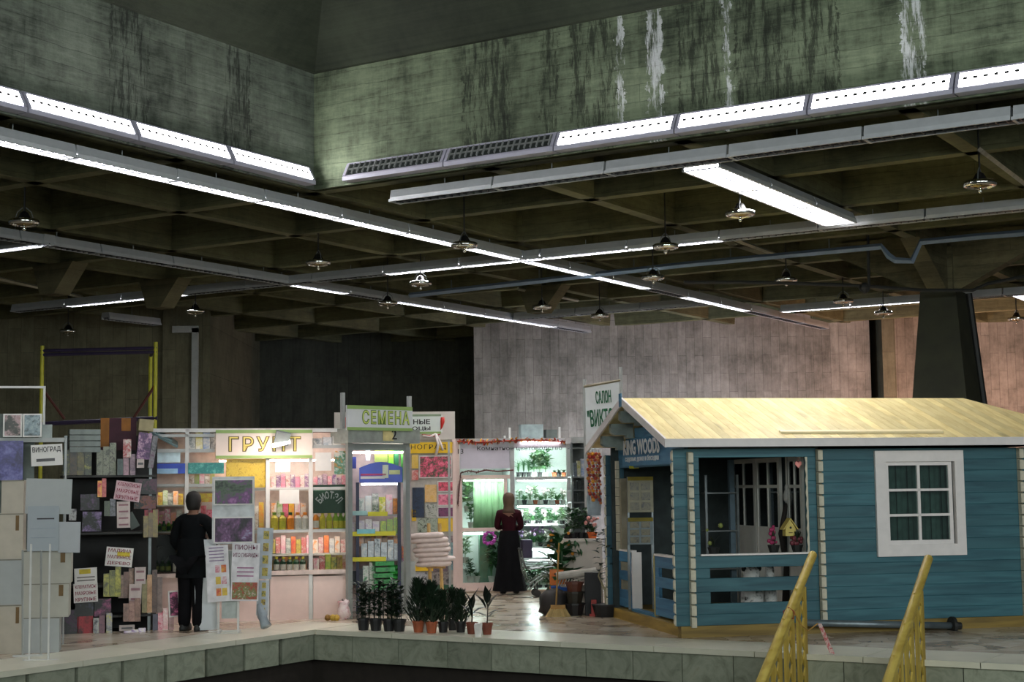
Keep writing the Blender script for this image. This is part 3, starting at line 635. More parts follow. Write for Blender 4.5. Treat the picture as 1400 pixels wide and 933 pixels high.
# dark branch with white bird ornament
m, wd, ht = HP.rect((1068, 690, 1095, 757), .8)
br = thing('driftwood_stand', 'dark twisted branch stand with a white bird behind the birdhouse', 'stand', (m.x, m.y, .16), HROT)
MB().tube([(-.1, 0, 0), (-.06, 0, .6), (-.12, .02, 1.0), (-.05, 0, 1.35), (.04, 0, 1.45)], [.05, .04, .035, .03, .015], 7).tube([(-.1, 0, .95), (.1, 0, 1.2), (.16, 0, 1.3)], [.03, .02, .012], 6).build('branch', plain(S(30, 24, 20), .8), br, smooth=True)
MB().lathe([(.02, 0), (.05, .04), (.055, .1), (.03, .17), (.032, .2), (.02, .235)], 8, (-.03, 0, 1.38)).leaf((-.02, 0, 1.46), (1, 0, .3), .25, .08).build('bird', plain(S(170, 170, 165), .6), br, smooth=True)
SPOT = picture([S(16, 16, 16), S(190, 190, 186), S(196, 196, 190), S(20, 20, 20)], 7, 3, .6)
for i, (r, lb) in enumerate((((1012, 772, 1046, 846), 'white spotted garden figure behind the porch slots, beside the taller one'), ((1044, 768, 1064, 846), 'taller white spotted garden figure behind the porch slots'))):
    m, wd, ht = HP.rect(r, .5); k = wd / .3
    t = thing('garden_figure', lb, 'figure', (m.x, m.y, .165), HROT); h = .62 + .06 * i
    MB().lathe([(.11 * k, 0), (.14 * k, .1), (.13 * k, .3), (.08 * k, .42), (.1 * k, .5), (.09 * k, .58), (.03, h)], 10).build('body', SPOT, t, smooth=True)
    MB().ball((-.09 * k, 0, h - .03), .035, 6).ball((.09 * k, 0, h - .03), .035, 6).build('ears', DARK, t)
# display boards seen through the gable opening
for i, (r, Y, cols, lb) in enumerate((((858, 652, 893, 701), 20.6, [S(60, 60, 52), S(150, 140, 60), S(90, 84, 60), S(186, 176, 150)], 'upper yellow photo board seen through the gable opening'), ((858, 708, 893, 745), 20.5, [S(120, 110, 40), S(130, 150, 160), S(70, 84, 80), S(170, 150, 40)], 'lower yellow and grey photo board seen through the gable opening'))):
    a = at(r[0], r[3], Y); b = at(r[2], r[1], Y)
    t = thing('photo_board', lb, 'display board', Vector(((a.x + b.x) / 2, Y, a.z)), HROT); wd, ht = b.x - a.x, b.z - a.z
    cbox(wd, .02, ht).build('panel', plain(S(150, 144, 118) if i == 0 else S(120, 132, 134), .5), t)
    for u_ in range(2):
        for v_ in range(3): MB().box(wd * (-.42 + .44 * u_), wd * (-.06 + .44 * u_), -.015, -.01, ht * (.06 + .28 * v_), ht * (.28 + .28 * v_)).build('print', picture([S(40, 40, 34), S(120, 112, 80), S(60, 58, 44)], 24, u_ + v_ * 2 + i), t); cbox(wd, .012, .05, 0, -.014, ht - .05).build('header', plain(S(170, 150, 30), .5), t)
    for x in (-wd / 2 + .01, wd / 2 - .01): MB().box(x - .012, x + .012, .01, .034, -(a.z - .16), ht).build('leg', STEEL, t)
a = at(849, 745, 20.3); tag(cbox(.1, .08, 1.72).build('display_post', plain(S(150, 142, 120), .5), None, (at(854, 745, 21.15).x, 21.15, .16), HROT), 'cream square post standing inside the gable opening', 'post')
a = at(864, 641, 20.5); tag(cbox(.13, .02, .035).build('price_strip', plain(S(200, 190, 50), .6), None, (a.x + .03, 20.53, a.z), HROT), 'yellow strip label on the photo boards behind the gable', 'label')
# grey pole with a black disc lying before the house
PP = Plane(Hs(0, -.2, 0), 12)
p0, p1 = PP.at(1100, 852), PP.at(1301, 856)
pl = thing('umbrella_pole', 'grey metal pole with a black disc lying before the blue house', 'pole', p0)
dv = p1 - p0; MB().tube([(0, 0, 0), dv], .042, 10).build('tube', plain(S(120, 132, 136), .35, .5), pl, smooth=True)
MB().tube([dv - dv.normalized() * .01, dv + dv.normalized() * .03], [.11, .11], 16).tube([dv, dv + dv.normalized() * .12], [.05, .045], 10).build('disc', DARK, pl)

# ================================================================ stair with fretwork rails
RAILW = wood(S(206, 182, 88), S(168, 140, 56), 0, .8); RAILV = wood(S(196, 170, 74), S(156, 128, 48), 2, .8)
def rail(tx, ty, bx, label, tape=False):
    top = Plane(G(.28, 0, 0), math.degrees(GROT) + 90).at(tx, ty); P = Plane(top, math.degrees(GROT)); bot = P.at(bx, 933)
    q = bot - top; Lh = math.hypot(q.x, q.y); sl = q.z / Lh
    t = thing('stair_rail', label, 'railing', Vector((top.x, top.y, top.z)), GROT + PI)       # local +x runs down the stair
    end = 3.2
    MB().tube([(0, 0, 0), (.015, 0, -.012), (end, 0, sl * end)], [.035, .047, .047], 10).build('handrail', RAILW, t, smooth=True)
    MB().prism([(.35, sl * .35 - .035), (end, sl * end - .035), (end, sl * end - .1), (.35, sl * .35 - .1)], 'y', -.03, .03).build('under_rail', RAILW, t)
    wv = .27; x = .40
    for i in range(8):
        zt = sl * x - .06; hgt = 1.2; N = 14; h = wv / 2
        mb = MB()
        for sd in (-1, 1):                       # two halves with scalloped inner edges leave a row of lens-shaped holes
            pts = []
            for k in range(N + 1): pts.append((x + sd * (.012 if k % 2 == 0 else .055), zt - .03 - hgt * k / N))
            for k in range(N): 
                a, b = pts[k], pts[k + 1]; mb.prism([(x + sd * h, a[1] + sl * sd * h * 0), a, b, (x + sd * h, b[1])], 'y', -.010, .010)
        mb.box(x - h, x + h, -.010, .010, zt - .03, zt + .03); mb.build('baluster', RAILV, t)
        x += .36
    mb = MB().box(.03, .12, -.04, .04, -1.35, -.05); 
    if tape:
        RED = picture([S(190, 40, 60), S(225, 215, 210), S(190, 40, 60), S(225, 215, 210)], 22, 1)
        k0 = .75; zz = sl * k0
        tp = thing('warning_tape', 'red and white tape knotted round the handrail', 'tape', t.matrix_world @ Vector((0, 0, 0)) if False else Vector((top.x, top.y, top.z)), GROT + PI)
        MB().tube([(k0, .058, zz + .02), (k0, .0, zz + .06), (k0, -.058, zz + .02), (k0 + .02, -.05, zz - .06), (k0, .05, zz - .05), (k0, .058, zz + .02)], .006, 5).build('loop', plain(S(140, 50, 40), .6), tp)
        MB().tube([(k0, .058, zz + .02), (.62, .07, zz - .12), (.45, .09, zz - .2), (.25, .12, zz - .14)], .007, 5).build('cord', plain(S(170, 130, 60), .6), tp)
        MB().frus([(.25, .12, zz - .14), (.25, .16, zz - .14), (.24, .16, zz - .14), (.24, .12, zz - .14)], [(.2, .22, zz - .44), (.2, .28, zz - .46), (.19, .28, zz - .46), (.19, .22, zz - .44)]).build('tail', RED, tp)
    return t
rail(1112, 757, 1040, 'yellow fretwork stair rail with red and white tape', True)
rail(1270, 762, 1213, 'yellow fretwork stair rail below the white window')
RPL = Plane(G(.28, 0, 0), math.degrees(GROT) + 90); q0 = RPL.at(1112, 757) - GO; v0 = q0.x * -math.sin(GROT) + q0.y * math.cos(GROT); q1 = RPL.at(1270, 762) - GO; v1 = q1.x * -math.sin(GROT) + q1.y * math.cos(GROT)
stt = thing('stair', 'brown steps going down between the yellow fretwork rails', 'stair', G(0, 0, 0), GROT)
for k in range(7): MB().box(-.06 - .28 * (k + 1), -.06 - .28 * k, v1 - .1, v0 + .1, -1.8, -.38 - .2 * k).build('tread', plain(S(92, 84, 66), .6), stt)

# ================================================================ the market stalls
def panel(name, label, cat, pl, r, m, off=0.0, th=.02, tilt=0.0, group=None, lean=0.0):   # a flat board, card or photograph standing in a plane
    b, wd, ht = pl.rect(r, off)
    o = MB().box(-wd / 2, wd / 2, -th / 2, th / 2, 0, ht).build(name, m, None, b)
    o.rotation_euler = (lean, tilt, pl.ang); o['sz'] = (wd, ht); tag(o, label, cat, group); return o
def card(label, pl, r, lines, off=0.0, tilt=0.0, fg=DKRED, bg=None, fill=.86, fat=.012, th=.012, name='price_sign', cat='sign', group=None):
    o = panel(name, label, cat, pl, r, bg or PAPER, off, th, tilt, group); wd, ht = o['sz']; del o['sz']
    n = len(lines); rh = ht / n
    for i, t in enumerate(lines):
        if not t or not t[0]: continue
        f = fill if isinstance(t, str) else t[1]; t = t if isinstance(t, str) else t[0]
        letter(o, t, wd * f, rh * .58, (0, -th / 2 - .001, ht - rh * (i + .5)), fg, fat, .003)
    return o
def poster(label, pl, r, cols, off=0.0, tilt=0.0, sc=14, seed=0, border=True, name='flower_photo', cat='poster', group=None, th=.012, lean=0.0):
    o = panel(name, label, cat, pl, r, PAPER if border else picture(cols, sc, seed), off, th, tilt, group, lean); wd, ht = o['sz']; del o['sz']
    if border: b = .018; MB().box(-wd / 2 + b, wd / 2 - b, -th / 2 - .003, -th / 2, b, ht - b).build('print', picture(cols, sc, seed), o)
    return o
class Frame:                                   # a stall built in its own frame on a plane
    def __init__(s, name, label, cat, pl, group=None): s.pl = pl; s.t = thing(name, label, cat, (pl.P0.x, pl.P0.y, 0), pl.ang, group)
    def x(s, px, py=760, off=0.0): return (s.pl.at(px, py, off) - s.pl.P0).dot(s.pl.D)
    def z(s, px, py, off=0.0): return s.pl.at(px, py, off).z
    def box(s, name, r, y0, y1, m, floor=False, par=None):
        off = y0; xa, xb = s.x(r[0], (r[1] + r[3]) / 2, off), s.x(r[2], (r[1] + r[3]) / 2, off); zb, zt = s.z((r[0] + r[2]) / 2, r[3], off), s.z((r[0] + r[2]) / 2, r[1], off)
        return MB().box(xa, xb, y0, y1, 0 if floor else zb, zt).build(name, m, par or s.t)
    def world(s, px, py, off): p = s.pl.at(px, py, off); return p
def C(*a): return S(*a)
PK = Plane(pz(368, 849), 15); PG = Plane(pz(600, 814), 3); PB = Plane(pz(640, 811), 8); PL = Plane(at(150, 880, 20.0), 20); PS = Plane(pz(479, 846), 42)
PINKW = plain(S(226, 200, 190), .5, var=.04)

# ---- goods on shelves
_bot = {}
def bottle_mesh(h, r, col, cap, label_col):
    k = (round(h, 2), round(r, 3), col, cap)
    if k not in _bot:
        mb = MB().lathe([(r, 0), (r, h * .12), ], 8, mi=0).lathe([(r * 1.01, h * .12), (r * 1.01, h * .5)], 8, mi=2).lathe([(r, h * .5), (r, h * .66), (r * .45, h * .82), (r * .45, h * .86)], 8, mi=0).lathe([(r * .52, h * .84), (r * .52, h)], 8, mi=1)
        _bot[k] = mb.mesh('bottle', [plain(col, .35, var=.1), plain(cap, .4, var=.05), plain(label_col, .6, var=.2, scale=40)])
    return _bot[k]
def packet_mesh(w_, h, cols, sd, d=.06):
    k = ('pk', round(w_, 2), round(h, 2), cols, sd)
    if k not in _bot: _bot[k] = MB().frus([(-w_ / 2, -d / 2, 0), (w_ / 2, -d / 2, 0), (w_ / 2, d / 2, 0), (-w_ / 2, d / 2, 0)], [(-w_ / 2, -.012, h), (w_ / 2, -.012, h), (w_ / 2, .012, h), (-w_ / 2, .012, h)]).mesh('packet', picture(list(cols), 16, sd, .3))
    return _bot[k]
def carton_mesh(w_, h, cols, sd, d=.08):
    k = ('ct', round(w_, 2), round(h, 2), cols, sd)
    if k not in _bot: _bot[k] = cbox(w_, d, h).mesh('carton', picture(list(cols), 13, sd, .4))
    return _bot[k]
def goods(pl, off, xs, ybase, ht_px, kind, cols, what, group, base_z=None):
    for i, px in enumerate(xs):
        P = pl.at(px, ybase, off); k = P.y / FPX; h = ht_px * k * (1 if kind == 'bottle' else (.85 + .25 * ((i * 7) % 5) / 4))
        wd = (xs[1] - xs[0]) * k / max(.5, math.cos(pl.ang)) * .88 if len(xs) > 1 else .1; c = cols[i % len(cols)]
        if base_z is not None: P.z = base_z
        if kind == 'bottle': me = bottle_mesh(h, min(wd / 2, .055), c[0], c[1], c[2])
        elif kind == 'packet': me = packet_mesh(wd, h, tuple(c), i % 4)
        else: me = carton_mesh(wd, h, tuple(c), i % 4)
        o = link(kind, me, None, P, pl.ang); tag(o, what % nth(i), kind, group)
Y_, O_, W_, G_, DG, PK_, PU_, RD, BR, LB = C(212, 200, 70), C(232, 140, 40), C(226, 222, 214), C(120, 160, 60), C(24, 70, 44), C(226, 120, 150), C(120, 60, 130), C(180, 40, 40), C(120, 84, 50), C(120, 150, 200)

# ---- the soil kiosk
k = Frame('soil_kiosk', 'white glazed kiosk with a cream sign above lit shelves of bottles', 'kiosk', PK)
for px in (206, 255, 366, 425, 477): k.box('post', (px - 2.6, 586, px + 2.6, 848), -.02, .03, ALU if px in (206, 477) else WHITE, True)
k.box('top_rail', (204, 586, 480, 591), -.02, .03, WHITE); k.box('top_rail', (204, 594, 294, 598), -.02, .03, GREYW); k.box('middle_rail', (206, 614, 294, 619), -.02, .03, GREYW); k.box('middle_rail', (428, 609, 477, 613), -.02, .03, GREYW)
for a, b in ((208, 252), (258, 363), (369, 422), (428, 474)): k.box('base_panel', (a, 788, b, 847), 0, .02, PINKW, True)
k.box('counter_edge', (204, 782, 479, 788), -.03, .5, plain(S(216, 196, 186), .4))
for y in (667, 725): k.box('shelf', (258, y, 477, y + 2), .02, .45, WHITE); k.box('shelf_lip', (258, y, 477, y + 4.5), .015, .025, WHITE)
k.box('shelf', (368, 757, 477, 758.5), .18, .45, WHITE); k.box('shelf', (208, 691, 253, 693), .02, .45, WHITE); k.box('shelf', (208, 727, 253, 729), .02, .45, WHITE); k.box('shelf', (208, 662, 300, 664), .02, .45, WHITE); k.box('shelf_lip', (208, 662, 300, 667), .012, .022, GREYW); k.box('shelf_lip', (368, 757, 477, 760), .175, .185, WHITE)
k.box('back_panel', (206, 592, 478, 848), .5, .52, plain(S(196, 178, 168), .6), True); k.box('roof_panel', (204, 586, 480, 588), .03, .6, WHITE)
for a, b in ((369, 422), (428, 474)):
    for y0, y1 in ((630, 665), (669, 723), (728, 781)): k.box('pane', (a, y0, b, y1), .0, .006, glass((.95, .95, .93), .0))
for a, b in ((208, 252), (258, 363)): k.box('pane', (a, 665, b, 781), .0, .006, glass((.95, .95, .93), .0))
tb = k.box('lamp_tube', (300, 629, 470, 631), .1, .13, emit((1.0, .82, .74), 28)); k.box('lamp_tube', (212, 664.5, 300, 665.5), .03, .05, emit((1.0, .9, .85), 14)); k.box('lamp_tube', (300, 669, 470, 670), .04, .06, emit((1.0, .85, .78), 24)); k.box('lamp_tube', (370, 727, 470, 728), .04, .06, emit((1.0, .85, .78), 24))
sg = k.box('sign_board', (295, 588, 427, 627), -.07, -.03, plain(S(222, 208, 196), .5, var=.04))
LGREEN = plain(S(140, 170, 96), .5, var=.05)
k.box('sign_band', (295, 588, 427, 592.5), -.075, -.069, LGREEN, par=sg); k.box('sign_band', (295, 623, 427, 627), -.075, -.069, LGREEN, par=sg)
cx_ = (k.x(295, 607) + k.x(427, 607)) / 2; wd_ = (k.x(415, 607) - k.x(316, 607)); zc = k.z(361, 607.5); hh = k.z(361, 597) - k.z(361, 618)
letter(sg, 'ГРУНТ', wd_, hh, (cx_, -.071, zc), plain(S(96, 84, 40), .6, var=0, bmp=0), .045, .003, 1.25); letter(sg, 'ГРУНТ', wd_ * .975, hh * .9, (cx_, -.075, zc), plain(S(226, 206, 110), .6, var=0, bmp=0), -.008, .003, 1.25)
fl_ = PK.at(384, 607, -.2)
fd = thing('floodlight', 'grey folded floodlight clipped on the cream kiosk sign', 'lamp', fl_, PK.ang)
MB().box(-.1, .1, -.03, .03, 0, .17).build('body', plain(S(96, 106, 104), .5), fd).rotation_euler = (.3, .2, 0)
MB().frus([(-.12, -.1, -.06), (.12, -.1, -.0), (.12, -.09, -.0), (-.12, -.09, -.06)], [(-.12, -.02, .0), (.12, -.02, .06), (.12, -.01, .06), (-.12, -.01, .0)]).build('lens', emit((1, .95, .93), 6), fd)
MB().tube([(0, .03, .12), (0, .12, .1)], .012, 5).build('clamp', STEEL, fd)
area('kiosk_fill', fl_ + Vector((.05, -.5, .1)), fl_ + Vector((0, .1, -1.9)), .3, 13, (1.0, .80, .72), .2)  # warm fill added ahead of the floodlight to brighten the kiosk front
panel('soil_poster', 'yellow poster with printed rows inside the soil kiosk', 'poster', PK, (309, 628, 364, 667), picture([C(190, 160, 40), C(206, 180, 60), C(160, 130, 30)], 30), .06)
panel('blue_sign', 'blue shop sign with a pale label in the kiosk corner', 'sign', PK, (206, 634, 253, 648), plain(S(40, 70, 170), .5), -.04)
panel('pale_label', 'pale blue label fixed on the blue shop sign', 'label', PK, (213, 641, 243, 648), plain(S(150, 190, 220), .5), -.06, .01)
panel('teal_sign', 'teal shop sign with faint pale writing beside the blue one', 'sign', PK, (257, 633, 306, 648), picture([C(20, 110, 110), C(24, 124, 118), C(90, 170, 160)], 24), -.04)
panel('yellow_strip', 'yellow and red strip sign behind the dark clad person', 'sign', PK, (257, 675, 295, 687), picture([C(200, 40, 30), C(220, 200, 40), C(225, 205, 50)], 5), .1)
panel('white_carton', 'white flat carton lit behind the blue sign', 'box', PK, (208, 619, 246, 633), plain(S(200, 222, 226), .6), .1, .2)
gb = panel('green_banner', 'dark green curved product banner on the kiosk window', 'banner', PK, (428, 663, 472, 702), plain(S(24, 72, 48), .5, var=.3, scale=3), .05); wd, ht = gb['sz']; del gb['sz']
for i, ch in enumerate('БИОТЭЛ'):
    a = (i - 2.5) / 2.5 * .85; letter(gb, ch, wd * .12, ht * .26, (math.sin(a) * wd * .42, -.012, ht * .12 + math.cos(a) * ht * .52), WL, .02, rot=(0, a, 0))
for r, lb in (((376, 632, 397, 646), 'blank white notice at the top of the kiosk window'), ((382, 670, 409, 689), 'blank white notice in the middle of the kiosk window'), ((431, 619, 453, 644), 'white notice with faint lines beside the product packet')):
    panel('notice', lb, 'notice', PK, r, PAPER, -.01, .006)
panel('product_card', 'orange and green product card at the kiosk corner', 'card', PK, (457, 617, 474, 649), picture([C(190, 120, 30), C(30, 120, 90), C(200, 200, 190), C(200, 130, 40)], 6, 2), -.01, .006)
goods(PK, .2, [374 + 6.5 * i for i in range(8)], 667, 17, 'packet', [(PK_, W_, RD), (W_, PU_, W_), (C(200, 160, 180), PK_)], '%s small packet on the top shelf of the middle kiosk window', 'packets on the top kiosk shelf')
goods(PK, .2, [431 + 6.5 * i for i in range(7)], 667, 17, 'packet', [(W_, PK_, W_), (PU_, W_), (C(90, 40, 90), C(220, 190, 200))], '%s small packet on the top shelf of the corner kiosk window', 'packets on the top corner shelf')
goods(PK, .12, [375, 386, 397, 407, 417], 725, 24, 'bottle', [(Y_, G_, Y_), (Y_, G_, C(190, 190, 60)), (O_, DG, O_), (W_, O_, W_), (W_, O_, PK_)], '%s bottle from left on the middle shelf of the middle kiosk window', 'bottles in the middle kiosk window')
goods(PK, .32, [374 + 8 * i for i in range(6)], 707, 22, 'carton', [(O_, W_, O_), (G_, W_), (PK_, RD), (Y_, O_), (W_, PK_)], '%s carton standing behind the bottles of the middle kiosk window', 'cartons behind the kiosk bottles')
goods(PK, .12, [432, 441, 450, 459, 466, 473], 725, 25, 'bottle', [(O_, W_, W_), (Y_, Y_, Y_), (C(180, 190, 60), Y_, Y_), (C(140, 180, 60), G_, Y_), (G_, G_, Y_), (G_, G_, G_)], '%s bottle from left under the dark green banner', 'bottles under the green banner')
goods(PK, .1, [378, 387, 396, 405, 414], 782, 20, 'bottle', [(DG, Y_, W_)], '%s dark green yellow-capped bottle on the lowest kiosk shelf', 'green bottles in the kiosk')
goods(PK, .32, [373 + 7 * i for i in range(8)], 757, 22, 'packet', [(BR, Y_), (W_, RD, W_), (PK_, W_), (C(90, 110, 100), W_), (RD, O_)], '%s packet on the low rear shelf of the middle kiosk window', 'packets on the low rear shelf')
goods(PK, .3, [375 + 8 * i for i in range(6)], 782, 18, 'carton', [(BR, Y_), (RD, W_), (C(150, 140, 120), O_)], '%s small carton behind the dark green bottles', 'cartons behind the green bottles')
goods(PK, .3, [431 + 7.5 * i for i in range(6)], 757, 22, 'packet', [(O_, W_, O_), (W_, RD), (RD, O_), (W_, C(150, 150, 160))], '%s packet on the low rear shelf of the corner kiosk window', 'packets on the low corner shelf')
goods(PK, .12, [432, 440, 448, 456, 464, 471], 782, 21, 'carton', [(PK_, W_, O_), (W_, RD, W_), (G_, Y_), (Y_, DG), (BR, Y_), (C(190, 180, 150), RD)], '%s carton on the lowest shelf of the corner kiosk window', 'cartons in the corner kiosk window')
goods(PK, .2, [343, 350, 357], 725, 34, 'packet', [(O_, W_, O_), (W_, BR), (Y_, O_)], '%s bright packet beside the photo stand in the kiosk', 'bright packets beside the photo stand')
goods(PK, .2, [262 + 8 * i for i in range(5)], 725, 30, 'packet', [(RD, PK_, W_), (W_, PU_), (PK_, RD)], '%s packet in front of the dark clad person', 'packets in front of the person')
goods(PK, .2, [212 + 7 * i for i in range(6)], 691, 18, 'packet', [(O_, W_), (C(150, 60, 40), Y_), (W_, G_), (C(60, 80, 60), W_)], '%s packet on the second shelf under the blue sign', 'packets under the blue sign')
goods(PK, .2, [213 + 8 * i for i in range(5)], 727, 28, 'packet', [(C(150, 150, 140), W_), (PK_, RD, Y_), (RD, PK_, W_), (O_, PK_)], '%s larger packet on the third shelf under the blue sign', 'packets on the third shelf')
goods(PK, .12, [211 + 6.5 * i for i in range(7)], 727, 14, 'bottle', [(C(60, 110, 60), DG, G_), (G_, W_, DG)], '%s small green jar standing before the larger packets', 'green jars in the kiosk')
goods(PK, .2, [262 + 7 * i for i in range(5)], 663, 14, 'packet', [(BR, W_), (C(150, 130, 100), G_), (W_, PK_)], '%s packet on the shelf under the teal sign', 'packets under the teal sign')
goods(PK, .15, [240, 248], 782, 17, 'bottle', [(W_, C(120, 120, 120), W_)], '%s white bottle on the dim kiosk counter', 'white bottles on the counter')
goods(PK, .15, [214, 222, 230], 782, 15, 'bottle', [(C(40, 70, 40), DG, C(120, 130, 60))], '%s dark green bottle on the dim kiosk counter', 'dark bottles on the counter')
goods(PK, .1, [262 + 10 * i for i in range(4)], 614, 24, 'carton', [(C(100, 110, 110), W_), (Y_, W_), (W_, LB), (C(80, 80, 80), W_)], '%s carton on the kiosk top shelf behind the rail', 'cartons on the kiosk top')
goods(PK, .1, [434, 447, 460], 609, 11, 'carton', [(C(100, 110, 120), W_), (W_, C(160, 170, 180)), (C(190, 190, 190), W_)], '%s grey carton on the corner top of the kiosk', 'cartons on the kiosk corner top')
b_ = PK.at(224, 600, .1); tag(MB().box(-.2, .2, -.15, .15, 0, .03).box(-.15, .1, -.1, .1, .03, .05).build('folder', plain(S(100, 124, 126), .5), None, b_, .5), 'grey folder lying tilted on the kiosk top', 'folder').rotation_euler = (.3, .5, .4)
RW = MB().prism([(-.27, .05), (-.22, 0), (.27, 0), (.27, .5), (-.15, .5), (-.25, .4)], 'y', -.01, .01)
P = PK.at(225, 782, .3); tag(RW.build('serving_hatch', plain((.01, .015, .022), .25), None, P, PK.ang), 'dark rounded panel behind the dim kiosk counter', 'panel')

# ---- the seed kiosk
s_ = Frame('seed_kiosk', 'grey metal seed kiosk with a green lettered sign', 'kiosk', PS)
for px in (479, 558): s_.box('post', (px - 3, 600, px + 3, 846), -.03, .03, ALU, True)
for px, y0 in ((470, 537), (561, 542)): s_.box('mast', (px - 2, y0, px + 2, 606), .03, .08, GREYW)
s_.box('header_box', (476, 587, 574, 606), -.12, .3, plain(S(150, 156, 148), .5)); s_.box('lintel', (476, 607, 560, 616), -.02, .04, ALU)
sb = s_.box('sign_board', (475, 555.5, 564, 589), -.17, -.13, plain(S(212, 214, 214), .5, var=.04)); s_.box('sign_band', (475, 555.5, 564, 560.5), -.176, -.169, LGREEN, par=sb); s_.box('sign_band', (475, 585, 564, 589), -.176, -.169, LGREEN, par=sb)
cx_ = (s_.x(485, 572) + s_.x(550, 572)) / 2; wd_ = s_.x(550, 572) - s_.x(485, 572); zc = s_.z(518, 572); hh = s_.z(518, 562.5) - s_.z(518, 582)
letter(sb, 'СЕМЕНА', wd_, hh, (cx_, -.172, zc), plain(S(90, 120, 50), .6, var=0, bmp=0), .04, .003, 1.15); letter(sb, 'СЕМЕНА', wd_ * .975, hh * .9, (cx_, -.176, zc), plain(S(200, 214, 110), .6, var=0, bmp=0), -.008, .003, 1.15)
nb = s_.box('number_tag', (524, 588, 538, 603), -.135, -.125, plain(S(214, 200, 140), .6))
letter(nb, '2', .09, .14, (s_.x(531, 595), -.137, s_.z(531, 595)), INK, .01)
PR = Plane(at(520, 836, 22.3), 8)
rk = Frame('seed_rack', 'dark blue display rack with an arched header inside the seed kiosk', 'rack', PR)
NAVY = plain(S(26, 30, 62), .4); YST = plain(S(206, 200, 40), .5, var=.05)
for px in (489, 546): rk.box('upright', (px - 2.2, 660, px + 2.2, 836), -.02, .03, NAVY, True)
xa, xb = rk.x(491, 650), rk.x(550, 650); zb, zt = rk.z(520, 660), rk.z(520, 632)
arc = [(xa, zb), (xb, zb)] + [(xb + (xa - xb) * i / 8, zb + (zt - zb) * (.72 + .28 * math.sin(PI * i / 8))) for i in range(9)]
MB().prism(arc, 'y', -.05, -.02).build('header', plain(S(60, 84, 190), .35, var=.2, scale=3), rk.t)
rk.box('header_stripe', (493, 648, 528, 650.5), -.056, -.05, plain(S(170, 60, 110), .5)); rk.box('header_stripe', (493, 651.5, 526, 655), -.056, -.05, WL); rk.box('header_emblem', (523, 636, 531, 654), -.056, -.05, plain(S(210, 220, 200), .5)); rk.box('header_emblem', (532, 643, 547, 649), -.057, -.05, plain(S(196, 206, 150), .5))
for y in (704, 731, 766, 808): rk.box('shelf', (487, y, 548, y + 1.5), 0, .4, STEEL)
for y, a, b in ((700, 503, 530), (727, 481, 541), (762, 481, 528)): rk.box('price_strip', (a, y, b, y + 6), -.05, -.03, YST)
rk.box('price_label', (480, 699, 502, 705), -.052, -.03, plain(S(150, 190, 190), .5)); rk.box('price_label', (488, 724, 513, 730), -.06, -.051, plain(S(120, 190, 200), .5))
rk.box('back_panel', (480, 612, 562, 836), .5, .52, plain(S(190, 172, 168), .6), True); rk.box('lamp_tube', (494, 661, 545, 663.5), .0, .03, emit((.86, .93, 1.0), 10)); rk.box('lamp_tube', (482, 618, 556, 620), .2, .23, emit((1.0, .9, .86), 30))
goods(PR, .12, [494 + 9.5 * i for i in range(6)], 704, 26, 'carton', [(C(150, 170, 160), W_, C(60, 110, 80)), (W_, C(190, 200, 200)), (DG, W_), (G_, Y_, W_), (W_, PK_), (O_, BR)], '%s pot or carton on the top shelf of the blue rack', 'goods on the top rack shelf')
goods(PR, .08, [484 + 10 * i for i in range(4)], 728, 16, 'packet', [(C(170, 140, 190), W_, PU_), (W_, C(190, 170, 200))], '%s lilac bag on the second shelf of the blue rack', 'lilac bags')
goods(PR, .08, [524, 533, 542], 730, 20, 'packet', [(C(190, 200, 50), G_, C(210, 210, 60))], '%s lime green bag beside the lilac bags', 'lime green bags')
goods(PR, .1, [498 + 9 * i for i in range(6)], 766, 26, 'packet', [(W_, C(180, 190, 196), C(60, 70, 80)), (C(210, 216, 220), C(150, 160, 170))], '%s white bag on the third shelf of the blue rack', 'white bags on the rack')
goods(PR, .28, [494 + 8 * i for i in range(7)], 748, 16, 'packet', [(O_, W_), (BR, C(200, 150, 110)), (C(110, 60, 50), O_)], '%s brown packet behind the white bags', 'brown packets on the rack')
goods(PR, .1, [500, 509], 806, 37, 'packet', [(C(30, 130, 60), W_, C(40, 150, 70))], '%s tall green bag on the low rack shelf', 'tall green bags')
for i in range(5): P = PR.at(518 + 2 * (i % 2), 806, .1); P2 = P + Vector((.05, 0, .085 * i)); tag(MB().box(-.14, .14, -.12, .12, 0, .06).build('soil_bag', picture([C(20, 100, 50), C(60, 160, 80), C(24, 90, 46)], 10, i), None, P2, .1 * i), '%s green soil bag counted from the bottom of the low pile' % nth(i), 'bag', 'lying green soil bags')
for i in range(5): P = PR.at(538, 806, .1); P2 = P + Vector((.02 * (i % 2), 0, .07 * i)); tag(MB().ball((0, 0, .035), .1, 8, 0, .36).build('soil_bag', picture([C(30, 120, 50), C(70, 180, 80), C(20, 90, 40)], 10, i), None, P2, .3 * i), '%s rounded green bag counted from the bottom beside the pile' % nth(i), 'bag', 'rounded green bags')
for r, c, lb in (((531, 612, 538, 660), C(110, 190, 40), 'bright green hanging roll inside the seed kiosk'), ((539, 612, 545, 660), C(20, 90, 50), 'dark green hanging roll inside the seed kiosk'), ((548, 616, 556, 660), C(60, 130, 50), 'mid green hanging roll beside the kiosk post')):
    o = panel('green_roll', lb, 'roll', PR, r, plain(c, .5), .3, .06); del o['sz']
for r, c, lb in (((481, 625, 487, 641), C(24, 40, 110), 'navy blue card in the seed kiosk corner'), ((500, 616, 506, 630), C(170, 190, 210), 'pale blue card near the kiosk lintel'), ((512, 614, 530, 632), C(110, 130, 60), 'olive packet above the arched blue header')):
    o = panel('card', lb, 'card', PR, r, plain(c, .5), .3, .02); del o['sz']
